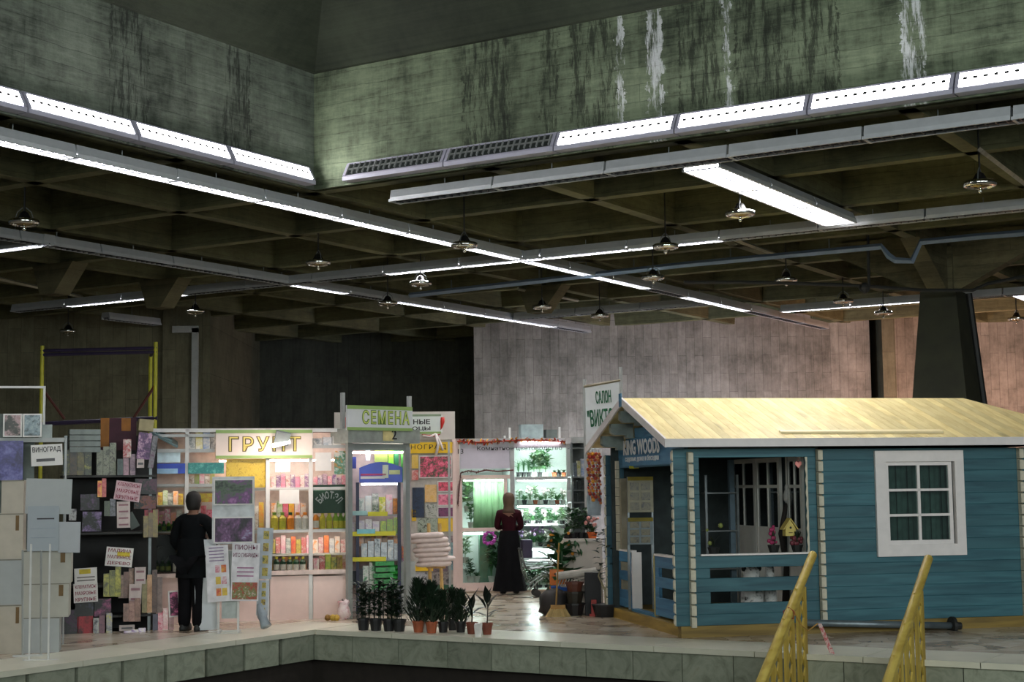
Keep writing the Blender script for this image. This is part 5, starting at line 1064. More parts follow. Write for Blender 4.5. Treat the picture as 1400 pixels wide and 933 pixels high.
sm = thing('small_tree', 'small potted tree with dark leaves at the house corner', 'plant', onfloor(829, Yh - .25))
MB().lathe([(.15, 0), (.19, .15), (.2, .15), (.2, .17), (.17, .17)], 12).build('pot', BLKPOT, sm); MB().tube([(0, 0, .12), (-.01, 0, .35), (-.1, 0, .55), (-.06, 0, .7)], [.02, .018, .012, .006], 6).tube([(-.01, 0, .35), (.06, 0, .6), (.02, 0, .95)], [.016, .011, .005], 6).build('trunk', plain(S(150, 140, 110), .7), sm)
f = MB()
for i in range(60): a = rnd(0, 6.28); f.leaf((rnd(-.12, .2), rnd(-.1, .1), rnd(.5, 1.15)), (math.cos(a), math.sin(a), rnd(-.3, .5)), .13, .07)
stuff(f.build('foliage', LEAVES[4], sm))

# salon banner behind the house
PSB = Plane(at(826, 600, 24.0), -30)
sn = Frame('salon_banner', 'white salon banner with green lettering on two posts behind the gable', 'banner', PSB)
bx = [sn.x(799, 540), sn.x(849, 540)]
MB().frus([(bx[0], -.01, sn.z(805, 618)), (bx[1], -.01, sn.z(849, 606)), (bx[1], .01, sn.z(849, 606)), (bx[0], .01, sn.z(805, 618))], [(bx[0], -.01, sn.z(799, 530)), (bx[1], -.01, sn.z(849, 522)), (bx[1], .01, sn.z(849, 522)), (bx[0], .01, sn.z(799, 530))]).build('cloth', plain(S(206, 210, 210), .7, var=.04), sn.t)
for i, px in enumerate((798, 850.5)): MB().box(bx[i] - .02, bx[i] + .02, -.015, .025, 0, sn.z(px, 519 if i == 0 else 502)).build('post', GREYW, sn.t)
MB().tube([(bx[0], 0, sn.z(799, 529)), (bx[1], 0, sn.z(849, 520))], .025, 6).build('rod', plain(S(120, 112, 90), .5), sn.t)
GRN_ = plain(S(20, 90, 56), .6, var=0, bmp=0); ww = bx[1] - bx[0]
rt = math.atan2(sn.z(849, 545) - sn.z(799, 545), ww) * 0 - .06
letter(sn.t, 'САЛОН', ww * .42, .2, (bx[0] + ww * .53, -.014, sn.z(826, 543)), GRN_, .02, rot=(0, -.06, 0)); letter(sn.t, '"ВИКТОРИЯ"', ww * 1.2 * .98, .3, (bx[0] + ww * .62, -.014, sn.z(830, 569)), GRN_, .02, rot=(0, -.06, 0)) if False else letter(sn.t, '"ВИКТОР', ww * .82, .27, (bx[0] + ww * .5, -.014, sn.z(824, 571)), GRN_, .02, rot=(0, -.06, 0))

# ================================================================ people
SKIN = plain(S(150, 110, 90), .6, var=.08)
def skinmesh(name, pts, edges, mat, parent, sub=1, root=None):
    names = list(pts); idx = {n_: i for i, n_ in enumerate(names)}
    me = bpy.data.meshes.new(name); me.from_pydata([pts[n_][:3] for n_ in names], [(idx[a], idx[b_]) for a, b_ in edges], [])
    o = bpy.data.objects.new(name, me); COL.objects.link(o); md = o.modifiers.new('s', 'SKIN'); md.use_smooth_shade = True
    if not me.skin_vertices: me.skin_vertices.new() if hasattr(me.skin_vertices, 'new') else None
    for n_ in names:
        v = me.skin_vertices[0].data[idx[n_]]; r = pts[n_][3]; v.radius = (r, pts[n_][4] if len(pts[n_]) > 4 else r); v.use_root = (n_ == (root or names[0]))
    o.modifiers.new('d', 'SUBSURF').levels = sub; bpy.context.view_layer.update()
    m2 = bpy.data.meshes.new_from_object(o.evaluated_get(bpy.context.evaluated_depsgraph_get())); bpy.data.objects.remove(o)
    m2.materials.clear(); m2.materials.append(mat); return link(name, m2, parent)
def hand(pts, edges, wr, key, d, side):         # palm, four unequal fingers and a thumb from the wrist along d
    w_ = Vector(pts[wr][:3]); d = Vector(d).normalized(); a = d.cross(Vector((0, 0, 1))); a = a.normalized() if a.length > .1 else Vector((1, 0, 0)); n_ = a.cross(d)
    pm = w_ + d * .05; pts[key + 'p'] = (*pm, .026, .02); edges.append((wr, key + 'p'))
    for i, (o_, ln) in enumerate(((-.03, .065), (-.01, .078), (.01, .072), (.028, .055))):
        b0 = pm + a * o_ + d * .04; b1 = b0 + d * ln * .55 - n_ * .008; b2 = b1 + d * ln * .4 - n_ * .022
        for q, p in enumerate((b0, b1, b2)): pts['%s%d%d' % (key, i, q)] = (*p, .009 if q < 2 else .007)
        edges += [(key + 'p', key + '%d0' % i), (key + '%d0' % i, key + '%d1' % i), (key + '%d1' % i, key + '%d2' % i)]
    t0 = pm + a * side * .035 - d * .01; t1 = t0 + a * side * .022 + d * .03
    pts[key + 't0'] = (*t0, .011); pts[key + 't1'] = (*t1, .009); edges += [(key + 'p', key + 't0'), (key + 't0', key + 't1')]
def person(label, P, rz, H, arms, lean=0.0, bulk=1.0):
    t = thing('person', label, 'person', P, rz); s = H / 1.7
    pts = {'pelvis': (0, 0, .93, .13 * bulk, .1), 'waist': (0, .01 + lean * .3, 1.08, .12 * bulk, .095), 'chest': (0, .01 + lean * .7, 1.28, .145 * bulk, .1), 'collar': (0, lean, 1.40, .09, .07), 'neck': (0, .01 + lean, 1.46, .05), 'jaw': (0, .025 + lean * 1.1, 1.53, .06, .07), 'skull': (0, .02 + lean * 1.1, 1.62, .077, .09), 'crown': (0, .01 + lean * 1.1, 1.675, .05, .06), 'nose': (0, .115 + lean * 1.1, 1.57, .012)}
    ed = [('pelvis', 'waist'), ('waist', 'chest'), ('chest', 'collar'), ('collar', 'neck'), ('neck', 'jaw'), ('jaw', 'skull'), ('skull', 'crown'), ('jaw', 'nose')]
    for sd, k in ((-1, 'l'), (1, 'r')):
        el, wr, hd = arms[k]
        pts[k + 'sh'] = (sd * .175 * bulk, lean, 1.375, .058); pts[k + 'el'] = (el[0], el[1], el[2], .042); pts[k + 'wr'] = (wr[0], wr[1], wr[2], .028)
        ed += [('collar', k + 'sh'), (k + 'sh', k + 'el'), (k + 'el', k + 'wr')]; hand(pts, ed, k + 'wr', k + 'h', hd, sd)
        pts[k + 'hip'] = (sd * .09, 0, .86, .088); pts[k + 'kn'] = (sd * .1, .02, .49, .058); pts[k + 'an'] = (sd * .1, -.02, .09, .04); pts[k + 'toe'] = (sd * .12, .13, .04, .035)
        ed += [('pelvis', k + 'hip'), (k + 'hip', k + 'kn'), (k + 'kn', k + 'an'), (k + 'an', k + 'toe')]
    body = skinmesh('body', pts, ed, SKIN, t)
    for sd in (-1, 1): MB().ball((sd * .03, .1 + lean * 1.1, 1.60), .011, 6).build('eye', plain((.02, .02, .02), .2), t); MB().ball((sd * .08, .02 + lean * 1.1, 1.585), .02, 6, 0, 1.5).build('ear', SKIN, t)
    MB().tube([(-.022, .098 + lean * 1.1, 1.53), (.022, .098 + lean * 1.1, 1.53)], .006, 5).build('mouth', plain(S(120, 60, 56), .5), t)
    t.scale = (s, s, s); return t, pts
def clothes(name, t, pts, keys, grow, mat, extra=()):
    p2 = {k_: (*pts[k_][:3], *[r + grow for r in pts[k_][3:]]) for k_ in keys}
    for k_ in ('lan', 'ran'):
        if k_ in p2: p2[k_] = (p2[k_][0], p2[k_][1], .03, *p2[k_][3:])
    ed = [e for e in [('pelvis', 'waist'), ('waist', 'chest'), ('chest', 'collar'), ('collar', 'neck')] + [(a + b_, a + c_) for a in 'lr' for b_, c_ in (('sh', 'el'), ('el', 'wr'), ('hip', 'kn'), ('kn', 'an'))] + [('collar', 'lsh'), ('collar', 'rsh'), ('pelvis', 'lhip'), ('pelvis', 'rhip')] if e[0] in p2 and e[1] in p2]
    return skinmesh(name, p2, ed, mat, t)
# the woman in front of the plant stall, arms folded, back to the camera
Pw = pz(697, 813)
wt, wpt = person('person in a dark red top, long black skirt and brown headscarf before the plant stall', Pw, .0, 1.66, {'l': ((-.215, .05, 1.12), (.02, .19, 1.16), (1, .25, .1)), 'r': ((.215, .05, 1.12), (-.02, .21, 1.10), (-1, .25, .1))}, 0, .92)
clothes('top', wt, wpt, ['pelvis', 'waist', 'chest', 'collar', 'neck', 'lsh', 'lel', 'lwr', 'rsh', 'rel', 'rwr'], .014, plain(S(52, 16, 24), .9, var=.2, spec=.15))
sk_ = MB(); n_ = 28; prof = [(.15, 1.08), (.175, .98), (.19, .85), (.205, .6), (.235, .35), (.275, .14), (.29, .06)]
vs = [((r + .014 * math.sin(q * 2 * PI / n_ * 7) * (1.08 - z)) * math.cos(2 * PI * q / n_), (r * .85 + .014 * math.sin(q * 2 * PI / n_ * 7) * (1.08 - z)) * math.sin(2 * PI * q / n_), z) for r, z in prof for q in range(n_)]
sk_.add(vs, [(i * n_ + q, i * n_ + (q + 1) % n_, (i + 1) * n_ + (q + 1) % n_, (i + 1) * n_ + q) for i in range(6) for q in range(n_)]).build('skirt', plain((.006, .006, .007), .9, spec=.1), wt, smooth=True)
sc = MB().lathe([(.13, 1.38), (.1, 1.44), (.088, 1.5), (.098, 1.57), (.104, 1.63), (.085, 1.695), (.04, 1.725), (.01, 1.73)], 14, (0, -.005, 0)); sc.build('headscarf', plain(S(84, 64, 46), .8), wt, smooth=True)
for sd in (-1, 1): MB().ball((sd * .11, .05, .045), .06, 8, 0, .7).build('shoe', DARK, wt)
# the man at the soil kiosk, dark coat, seen from behind
Pm = pz(262, 863)
mt_, mp = person('person in a dark coat and trousers standing at the soil kiosk', Pm, -.35, 1.74, {'l': ((-.29, .03, 1.10), (-.22, .2, .95), (.3, 1, 0)), 'r': ((.27, .12, 1.10), (.14, .34, 1.16), (-.4, 1, .1))}, .03, 1.15)
COAT = plain((.006, .007, .008), .9, spec=.1)
clothes('coat', mt_, mp, ['pelvis', 'waist', 'chest', 'collar', 'neck', 'lsh', 'lel', 'lwr', 'rsh', 'rel', 'rwr'], .03, COAT)
n_ = 20; ck_ = MB(); prof = [(.18, 1.15), (.19, 1.0), (.2, .85), (.205, .66)]
ck_.add([(r * 1.05 * math.cos(2 * PI * q / n_), r * .8 * math.sin(2 * PI * q / n_), z) for r, z in prof for q in range(n_)], [(i * n_ + q, i * n_ + (q + 1) % n_, (i + 1) * n_ + (q + 1) % n_, (i + 1) * n_ + q) for i in range(3) for q in range(n_)]).build('coat_skirt', COAT, mt_, smooth=True)
clothes('trousers', mt_, mp, ['pelvis', 'lhip', 'lkn', 'lan', 'rhip', 'rkn', 'ran'], .042, plain((.006, .006, .007), .9, spec=.1))
MB().lathe([(.07, 1.5), (.088, 1.55), (.1, 1.61), (.092, 1.68), (.06, 1.725), (.01, 1.74)], 14, (0, .02, 0)).build('hair', plain(S(26, 22, 19), .7), mt_, smooth=True)
for sd in (-1, 1): MB().lathe([(.055, 0), (.06, .03), (.05, .08), (.03, .11)], 10, (sd * .105, .03, 0), 0, .95, 2.2).build('shoe', DARK, mt_, smooth=True)

# ================================================================ plants along the platform edge
def edgeP(px, py): return pz(px, py)
for i, px in enumerate((497, 514, 532, 546)):
    P = edgeP(px, 862 + i * .6); plant(P, 'seedling', .5, .17, LEAVES[4], BLKPOT, .085, .15, '%s black pot of seedlings before the seed kiosk' % nth(i), 'seedling pots on the platform edge', i)
plant(edgeP(572, 865), 'conifer', .55, .32, LEAVES[4], TERRA, .075, .14, 'broad dark conifer in a terracotta pot, first of the row', 'dark conifers on the edge', 1)
plant(edgeP(590, 866), 'conifer', .52, .3, LEAVES[4], TERRA, .075, .14, 'broad dark conifer in a terracotta pot, second of the row', 'dark conifers on the edge', 2)
for i, px in enumerate((606, 619, 630)): plant(edgeP(px, 865 - 3 * (i % 2)), 'conifer', .42, .2, LEAVES[4], BLKPOT, .07, .13, '%s small conifer in a black pot between terracotta pots' % nth(i), 'small conifers on the edge', 3 + i)
def rubber(P, label, leaves, ph, h):
    t = thing('rubber_plant', label, 'plant', P); link('pot', pot_mesh(.07, .14, plain(S(120, 62, 44), .7)), t); MB().tube([(0, 0, .1), (.01, 0, h * .6), (0, 0, h * .9)], [.009, .008, .005], 5).build('stem', plain(S(60, 50, 34), .7), t)
    for a, z, e, ln in leaves: MB().leaf((.008 * math.cos(a), 0, z), (math.cos(a), .25 * math.sin(a * 3), e), ln, ln * .5, .3).build('leaf', plain(S(20, 30, 22), .3, var=.2), t)
rubber(edgeP(645, 867), 'rubber plant in a terracotta pot, the shorter of two', [(2.2, .3, 2.0, .24), (.9, .32, 2.2, .26), (2.6, .22, 1.0, .2), (.4, .24, .5, .22), (1.4, .28, 1.4, .22), (1.9, .2, 1.5, .2)], .14, .42)
rubber(edgeP(666, 868), 'rubber plant in a terracotta pot, the taller of two', [(1.7, .36, 3.0, .24), (.6, .3, 1.3, .25), (2.5, .3, 1.2, .25), (.2, .24, .35, .2), (3.0, .22, .3, .2), (1.2, .34, 2.0, .25), (.3, .2, .6, .16)], .14, .5)
P = edgeP(654, 871); tag(MB().frus([(-.035, -.03, 0), (.035, -.03, 0), (.04, .03, 0), (-.04, .03, 0)], [(-.05, -.04, .14), (.045, -.035, .17), (.05, .04, .15), (-.04, .04, .16)]).build('white_bag', plain(S(220, 216, 210), .6), None, P), 'small white bag between the two rubber plants', 'bag')
P = edgeP(600, 866); tag(MB().lathe([(.03, 0), (.035, .1), (.02, .14), (.025, .17)], 8).build('white_cup', WPOT, None, edgeP(582, 864)), 'narrow white cup between the two terracotta conifers', 'cup')
P = pz(470, 847)
bg = MB(); random.seed(9); n_ = 10; prof = [(.07, 0), (.1, .05), (.09, .14), (.06, .2), (.08, .25), (.03, .26)]
bg.add([(r * math.cos(2 * PI * q / n_) * (1 + rnd(-.15, .15)), r * .7 * math.sin(2 * PI * q / n_), z + rnd(-.02, .02)) for r, z in prof for q in range(n_)], [(i * n_ + q, i * n_ + (q + 1) % n_, (i + 1) * n_ + (q + 1) % n_, (i + 1) * n_ + q) for i in range(5) for q in range(n_)])
tag(bg.build('carrier_bag', picture([C(226, 214, 210), C(220, 200, 200), C(180, 80, 90)], 14), None, P, 0, True), 'white carrier bag slumped against the kiosk corner', 'bag')
for i, px in enumerate((448, 455, 460)): tag(MB().ball((0, 0, .04), .045, 7).build('gourd', plain(S(206, 170, 70) if i else S(150, 110, 50), .6), None, pz(px, 849)), '%s small yellow gourd on the floor beside the white bag' % nth(i), 'gourd', 'gourds by the kiosk')

# ================================================================ photo stand before the kiosk
Yp = pz(318, 864).y; PP2 = Plane((at(318, 864, Yp).x, Yp, 0), 6)
st_ = Frame('photo_stand', 'white tube stand carrying lilac photographs and peony sheets', 'stand', PP2)
for px in (299, 326): st_.box('upright', (px - 1.4, 652, px + 1.4, 863), .02, .05, WHITE, True)
st_.box('base_bar', (285, 862.5, 327, 864.5), -.02, .02, WHITE, True); st_.box('base_bar', (297, 866, 331, 868), -.25, -.21, WHITE, True); 
for px in (299, 326): st_.box('foot', (px - 1.4, 863.4, px + 1.4, 865), -.25, .05, WHITE, True)
st_.box('mount_board', (290, 652, 348, 744), .0, .015, plain(S(206, 210, 210), .6)); st_.box('cross_bar', (299, 752, 327, 754), .02, .05, WHITE)
o = poster('upper photograph of purple lilac trees over a lawn', PP2, (292, 655, 347, 691), [C(20, 34, 22), C(70, 90, 66), C(96, 50, 104), C(150, 96, 150)], -.02, 0, 7, 1)
o = poster('lower photograph of a purple lilac bush under pale sky', PP2, (292, 707, 347, 743), [C(20, 18, 24), C(66, 36, 70), C(110, 70, 112), C(150, 150, 180)], -.02, 0, 7, 2)
PI_ = plain(S(216, 214, 216), .5)
o = card('white peony sheet with dark red heading and a peony photograph', PP2, (315, 743, 353, 822), [('ПИОНЫ', .8), ('ИТО ГИБРИДЫ', .9), ('', 1), ('', 1), ('', 1), ('', 1), ('', 1)], -.03, .03, plain(S(100, 24, 60), .6, var=0, bmp=0), PI_, name='peony_sheet', cat='notice')
h_ = (PP2.at(330, 743) - PP2.at(330, 822)).z; w_ = (PP2.at(353, 780) - PP2.at(315, 780)).length
MB().box(-w_ * .45, w_ * .45, -.011, -.007, .02, h_ * .32).build('print', picture([C(60, 80, 40), C(170, 60, 50), C(90, 120, 60), C(210, 170, 160)], 16, 4), o)
for i in range(3): MB().box(-w_ * .3, w_ * .3, -.009, -.006, h_ * (.42 + .07 * i), h_ * (.44 + .07 * i)).build('text_line', plain(S(150, 90, 130), .6), o)
o = card('white sheet with rows of small flower pictures beside the peony sheet', PP2, (284, 746, 315, 823), [('', 1), ('', 1), ('', 1), ('', 1), ('', 1), ('', 1)], -.035, -.05, plain(S(90, 70, 100), .6, var=0, bmp=0), PI_, name='catalogue_sheet', cat='notice')
w2 = (PP2.at(315, 780) - PP2.at(284, 780)).length
for i in range(3):
    for j in range(2): MB().box(-w2 * .1 + j * w2 * .26, w2 * .12 + j * w2 * .26, -.011, -.007, h_ * (.1 + .2 * i), h_ * (.23 + .2 * i)).build('flower_print', picture([[C(190, 60, 60), C(220, 170, 60)], [C(214, 190, 70), C(190, 150, 60)], [C(220, 214, 214), C(190, 70, 100)]][(i + j) % 3], 20, i), o)
for i in range(5): MB().box(-w2 * .35, w2 * .3, -.009, -.006, h_ * (.70 + .055 * i), h_ * (.718 + .055 * i)).build('text_line', plain(S(140, 120, 150), .6), o)
o = panel('white_sheet', 'tall white card leaning behind the sheet of small flower pictures', 'card', PP2, (267, 738, 297, 862), plain(S(196, 202, 204), .6, var=.04), .12, .01, -.02); del o['sz']
for r, lb, sd in (((349, 722, 371, 792), 'hanging grey sheet with a column of yellow flower prints, upper', 1), ((350, 794, 366, 842), 'hanging grey sheet with yellow flower prints, lower', 2)):
    o = panel('print_sheet', lb, 'sheet', PP2, r, plain(S(176, 184, 190), .5), .06, .008, .04); wd, ht = o['sz']; del o['sz']
    for i in range(4): MB().box(-wd * .1, wd * .25, -.008, -.004, ht * (.06 + .24 * i), ht * (.22 + .24 * i)).build('flower_print', picture([C(60, 80, 40), C(190, 170, 70), C(90, 60, 40)], 22, i + sd), o)
cs = MB().tube([PP2.at(355, 826, .0) - PP2.at(355, 864, 0), PP2.at(358, 842, -.03) - PP2.at(355, 864, 0), PP2.at(364, 857, -.1) - PP2.at(355, 864, 0)], [.03, .06, .07], 8)
tag(cs.build('curled_sheet', plain(S(150, 160, 166), .5), None, PP2.at(355, 864, 0), 0, True), 'curled grey plastic sheet at the foot of the photo stand', 'sheet')
o = panel('clear_folder', 'pale translucent folder between the stand uprights', 'folder', PP2, (303, 752, 325, 846), plain(S(176, 184, 180), .4), .06, .01); del o['sz']
tag(cbox(.1, .08, .1).build('black_box', DARK, None, PP2.at(280, 862, .2), 0), 'small black box on the floor behind the stand foot', 'box')

# ================================================================ the flower seller's stall at the picture's edge
Yb = pz(60, 893).y; PBX = Plane((at(60, 893, Yb).x, Yb, 0), 12)
CARD_ = [plain(S(176, 174, 162), .7, var=.06), plain(S(168, 172, 170), .7, var=.05), plain(S(184, 176, 160), .7, var=.08)]
BT = plain(S(110, 84, 44), .6)
def carton(r, lb, i, tape=True, off=0.0, tilt=0.0, d=.34):
    o = panel('cardboard_box', lb, 'box', PBX, r, CARD_[i % 3], off + d / 2, d, tilt, 'pale cardboard boxes'); wd, ht = o['sz']; del o['sz']
    MB().box(-wd / 2 - .003, wd / 2 + .003, -d / 2 - .004, -d / 2, ht * .97, ht * .995).build('lid_edge', plain(S(130, 126, 112), .7), o)
    if tape: MB().box(wd * .28, wd * .38, -d / 2 - .004, -d / 2, ht * .62, ht * .95).build('tape', BT, o)
    return o
carton((33, 843, 82, 893), 'pale cardboard box at the bottom behind the empty tube stand', 1, False); carton((33, 797, 95, 843), 'pale cardboard box in the middle of the pile behind the tube stand', 0); carton((33, 752, 98, 797), 'pale cardboard box with a brown patch, upper in the pile behind the tube stand', 0)
carton((-14, 826, 33, 893), 'bulging pale box at the bottom of the pile at the picture edge', 2); carton((-14, 764, 33, 826), 'grey white box in the middle of the pile at the picture edge', 1, False); carton((-14, 702, 33, 764), 'cream box in the upper pile at the picture edge', 2)
carton((4, 657, 34, 702), 'small cream box on top of the pile at the picture edge', 2, False)
o = panel('white_sheet', 'large white sheet standing on the cardboard boxes', 'sheet', PBX, (34, 655, 97, 703), plain(S(170, 174, 172), .6, var=.03), -.03, .012, .03); del o['sz']
o = panel('grey_sheet', 'grey sheet with faint blue lettering hanging before the boxes', 'sheet', PBX, (37, 692, 80, 754), plain(S(158, 166, 170), .6, var=.03), -.06, .012); wd, ht = o['sz']; del o['sz']
for i in range(2): MB().tube([(-wd * .4, -.01, ht * (.5 - .2 * i)), (wd * .4, -.01, ht * (.5 - .2 * i))], .001, 3).build('text_line', plain(S(120, 132, 150), .6), o)
MB().box(-wd * .2, wd * .35, -.009, -.006, ht * .7, ht * .73).build('text_line', plain(S(60, 56, 60), .6), o)
o = panel('white_sheet', 'plain white sheet leaning beside the grey lettered sheet', 'sheet', PBX, (79, 714, 109, 756), plain(S(172, 176, 178), .6, var=.03), -.04, .012, .02); del o['sz']
ts = Frame('tube_stand', 'empty white tube stand before the cardboard boxes', 'stand', Plane((at(55, 903, pz(55, 903).y).x, pz(55, 903).y, 0), 8))
for px in (41, 67): ts.box('upright', (px - 1.2, 744, px + 1.2, 903), 0, .025, WHITE, True)
for px in (31, 56): MB().tube([(ts.x(px + 4, 770, .3), .1, ts.z(px + 4, 752, .2)), (ts.x(px, 893, .4), .4, 0.0)], .012, 6).build('rear_leg', GREYW, ts.t)
ts.box('base_bar', (31, 902.5, 80, 905), -.02, .03, WHITE, True); ts.box('base_bar', (17, 896, 58, 899), .38, .42, WHITE, True)

# dark rack of the flower seller
PU2 = Plane(at(30, 895, 18.0), 12)
rkL = Frame('flower_rack', 'dark stepped rack hung with flower photographs and packets', 'rack', PL); DKW = plain(S(20, 21, 19), .7)
rkL.box('back_panel', (86, 596, 214, 870), .5, .53, DKW, True)
for px in (88, 205): rkL.box('post', (px - 2, 596, px + 2, 874), .0, .04, STEEL, True)
for y in (650, 728, 800, 842): rkL.box('shelf', (86, y, 214, y + 3), -.02, .5, plain(S(44, 44, 40), .6))
rkL.box('foot', (86, 866, 214, 878), -.02, .5, DKW, True)
VI = [C(60, 40, 70), C(90, 50, 110), C(130, 90, 150)]; DP = [C(14, 16, 14), C(26, 30, 24)]
PO = [((110, 676, 136, 698), DP + [C(60, 40, 66), C(120, 80, 124)], 'dark photograph of purple lilac, upper on the rack'), ((112, 700, 138, 727), DP + [C(100, 80, 120), C(150, 130, 170)], 'dark photograph of pale lilac, lower on the rack'), ((184, 655, 214, 676), DP + [C(80, 40, 60), C(60, 36, 50)], 'dim purple photograph on the rack beside the pink sign'), ((183, 678, 213, 696), DP + [C(110, 60, 40), C(90, 50, 70)], 'dim russet photograph under the dim purple one'), ((198, 697, 217, 718), [C(60, 20, 24), C(150, 40, 50), C(170, 60, 60)], 'red flower photograph at the rack end'), ((103, 819, 128, 843), DP + [C(60, 60, 84)], 'blue black plum photograph low on the rack'), ((129, 819, 152, 843), DP + [C(110, 60, 90), C(170, 90, 120)], 'pink grape photograph low on the rack'),
      ((105, 843, 127, 870), [C(60, 20, 20), C(170, 40, 50), C(120, 30, 34)], 'bright red berry photograph near the floor'), ((84, 834, 107, 884), DP + [C(60, 30, 60), C(40, 60, 40)], 'dark green poster leaning beside the boxes'), ((94, 696, 104, 712), [C(30, 30, 30), C(180, 180, 176), C(40, 30, 50)], 'small black and white label card beside the boxes')]
for i, (r, c, lb) in enumerate(PO):
    o = poster(lb, PL, r, c, -.03 if r[1] < 800 else -.1, rnd(-.03, .03), 9, i, border=False); o['group'] = 'photographs on the dark rack'
oc = card('white sign reading Виноград above the boxes', PU2, (43, 608, 86, 637), [('ВИНОГРАД', .9), ('', 1)], .22, -.05, INK, PAPER); MB().box(-.12, .09, -.0085, -.006, .05, .085).build('text_line', plain(S(90, 90, 90), .6), oc)
card('pale pink tilted sign of three red lines on the upper rack', PL, (155, 659, 190, 685), ['КЛЕМАТИСЫ', 'МАХРОВЫЕ', 'КРУПНЫЕ'], -.08, .15, plain(S(140, 30, 60), .6, var=0, bmp=0), plain(S(210, 180, 184), .7))
o = card('white raspberry sign with a yellow patch in the rack middle', PL, (143, 749, 180, 775), ['МАЛИНА', 'МАЛИННОЕ', 'ДЕРЕВО'], -.1, .1, plain(S(130, 24, 50), .6, var=0, bmp=0)); MB().box(-.03, .13, -.0085, -.006, .13, .19).build('yellow_patch', plain(S(210, 190, 50), .6), o)
o = card('white sign with a yellow logo above the clematis sign', PL, (102, 777, 133, 798), [('', 1), ('', 1), ('', 1)], -.11, -.04); MB().box(-.08, .06, -.0085, -.006, .12, .18).build('yellow_patch', plain(S(200, 180, 50), .6), o)
for i in range(2): MB().box(-.11, .11, -.008, -.006, .03 + .04 * i, .045 + .04 * i).build('text_line', plain(S(120, 116, 110), .6), o)
card('white clematis sign of three red lines low on the rack', PL, (101, 798, 134, 824), ['КЛЕМАТИСЫ', 'МАХРОВЫЕ', 'КРУПНЫЕ'], -.13, -.04, plain(S(140, 30, 60), .6, var=0, bmp=0))
for r, lb, n_, tl in (((160, 686, 178, 722), 'tall pale price list under the pink sign', 4, -.02), ((184, 776, 199, 799), 'pale pink price tag, upper of two beside the tall bags', 2, 0), ((176, 799, 193, 826), 'pale pink price tag, lower of two beside the tall bags', 2, .02), ((163, 855, 184, 863), 'small white label near the floor', 1, 0), ((187, 628, 197, 640), 'tiny white tag under the purple bag', 1, 0)):
    o = panel('price_list', lb, 'sign', PL, r, plain(S(200, 186, 180), .7), -.14, .01, tl); wd, ht = o['sz']; del o['sz']
    for i in range(n_): MB().box(-wd * .36, wd * .36, -.008, -.005, ht * (i + .35) / n_, ht * (i + .6) / n_).build('text_line', plain(S(150, 110, 116) if n_ > 1 else S(100, 100, 100), .6), o)
fr_ = panel('framed_card', 'small dark framed card tilted beside the price list', 'frame', PL, (179, 700, 192, 722), plain(S(60, 70, 64), .5), -.1, .012, -.5); del fr_['sz']
PKL = 'packets on the dark rack'
def lp(xs, y, h, cols, what, off=-.04, grp=PKL): goods(PL, off, xs, y, h, 'packet', cols, what, grp)
lp([90, 100, 110, 120], 650, 40, [(C(30, 36, 24), C(60, 66, 36), C(150, 150, 50)), (C(24, 28, 22), C(80, 60, 30)), (C(28, 32, 20), C(110, 100, 40))], '%s dark packet with a yellow top on the highest shelf', .1)
lp([136, 145, 154], 650, 40, [(C(60, 66, 50), C(120, 124, 100), C(40, 30, 30))], '%s translucent packet on the highest shelf', .1)
lp([164, 172, 181], 650, 26, [(C(30, 50, 50), C(60, 80, 70)), (C(120, 90, 100), C(170, 130, 140)), (C(60, 40, 60), C(150, 120, 130))], '%s small packet hung under the purple bag', -.02)
lp([136, 142], 680, 26, [(C(190, 40, 60), C(220, 150, 60), C(210, 190, 60)), (C(150, 40, 50), C(200, 100, 90))], '%s red packet with a yellow top in the rack shade', -.06)
lp([146, 154], 706, 24, [(C(44, 56, 34), C(70, 84, 50)), (C(30, 36, 30), C(110, 110, 120))], '%s olive packet beside the price list', -.06)
lp([199, 206, 212], 735, 34, [(C(90, 76, 30), C(140, 120, 40)), (C(120, 96, 40), C(70, 60, 34))], '%s ochre packet hanging at the rack end', -.06)
lp([145, 153, 161], 816, 36, [(C(60, 60, 30), C(140, 140, 50), C(190, 180, 60)), (C(80, 84, 40), C(150, 150, 60))], '%s yellow green bag under the raspberry sign', -.1)
lp([165, 172, 179], 818, 36, [(C(90, 66, 50), C(150, 120, 100)), (C(120, 84, 70), C(80, 60, 44))], '%s brown bag beside the pink price tags', -.06)
lp([197, 204, 211, 218], 838, 52, [(C(110, 100, 60), C(150, 140, 90)), (C(150, 110, 70), C(200, 160, 120)), (C(60, 44, 40), C(110, 84, 70)), (C(130, 110, 100), C(90, 70, 60))], '%s tall bag at the right end of the rack', -.1)
lp([172, 180, 188], 850, 28, [(C(90, 60, 44), C(150, 110, 90)), (C(110, 70, 60), C(170, 130, 110))], '%s brown leaning packet near the floor', -.2)
lp([131, 139, 149], 868, 26, [(C(40, 44, 44), C(150, 150, 150), C(190, 180, 60)), (C(80, 40, 60), C(120, 70, 80))], '%s yellow topped packet near the floor', -.16)
lp([112, 122, 132, 142], 884, 14, [(C(50, 70, 30), C(100, 130, 50))], '%s low green packet on the platform edge', -.24); lp([153, 162], 881, 15, [(C(70, 30, 80), C(150, 100, 160))], '%s low purple packet on the platform edge', -.24)
lp([174, 184, 194], 876, 15, [(C(120, 70, 140), C(220, 210, 220), C(210, 200, 130))], '%s shiny white and purple packet on the platform edge', -.24)
lp([212, 219, 226, 234], 866, 30, [(C(40, 36, 56), C(70, 60, 80)), (C(200, 60, 90), C(230, 200, 200)), (C(210, 120, 130), C(230, 220, 210)), (C(190, 150, 150), C(150, 120, 110))], '%s leaning catalogue packet at the rack foot', -.1)
P_ = PL.at(239, 842, -.1)
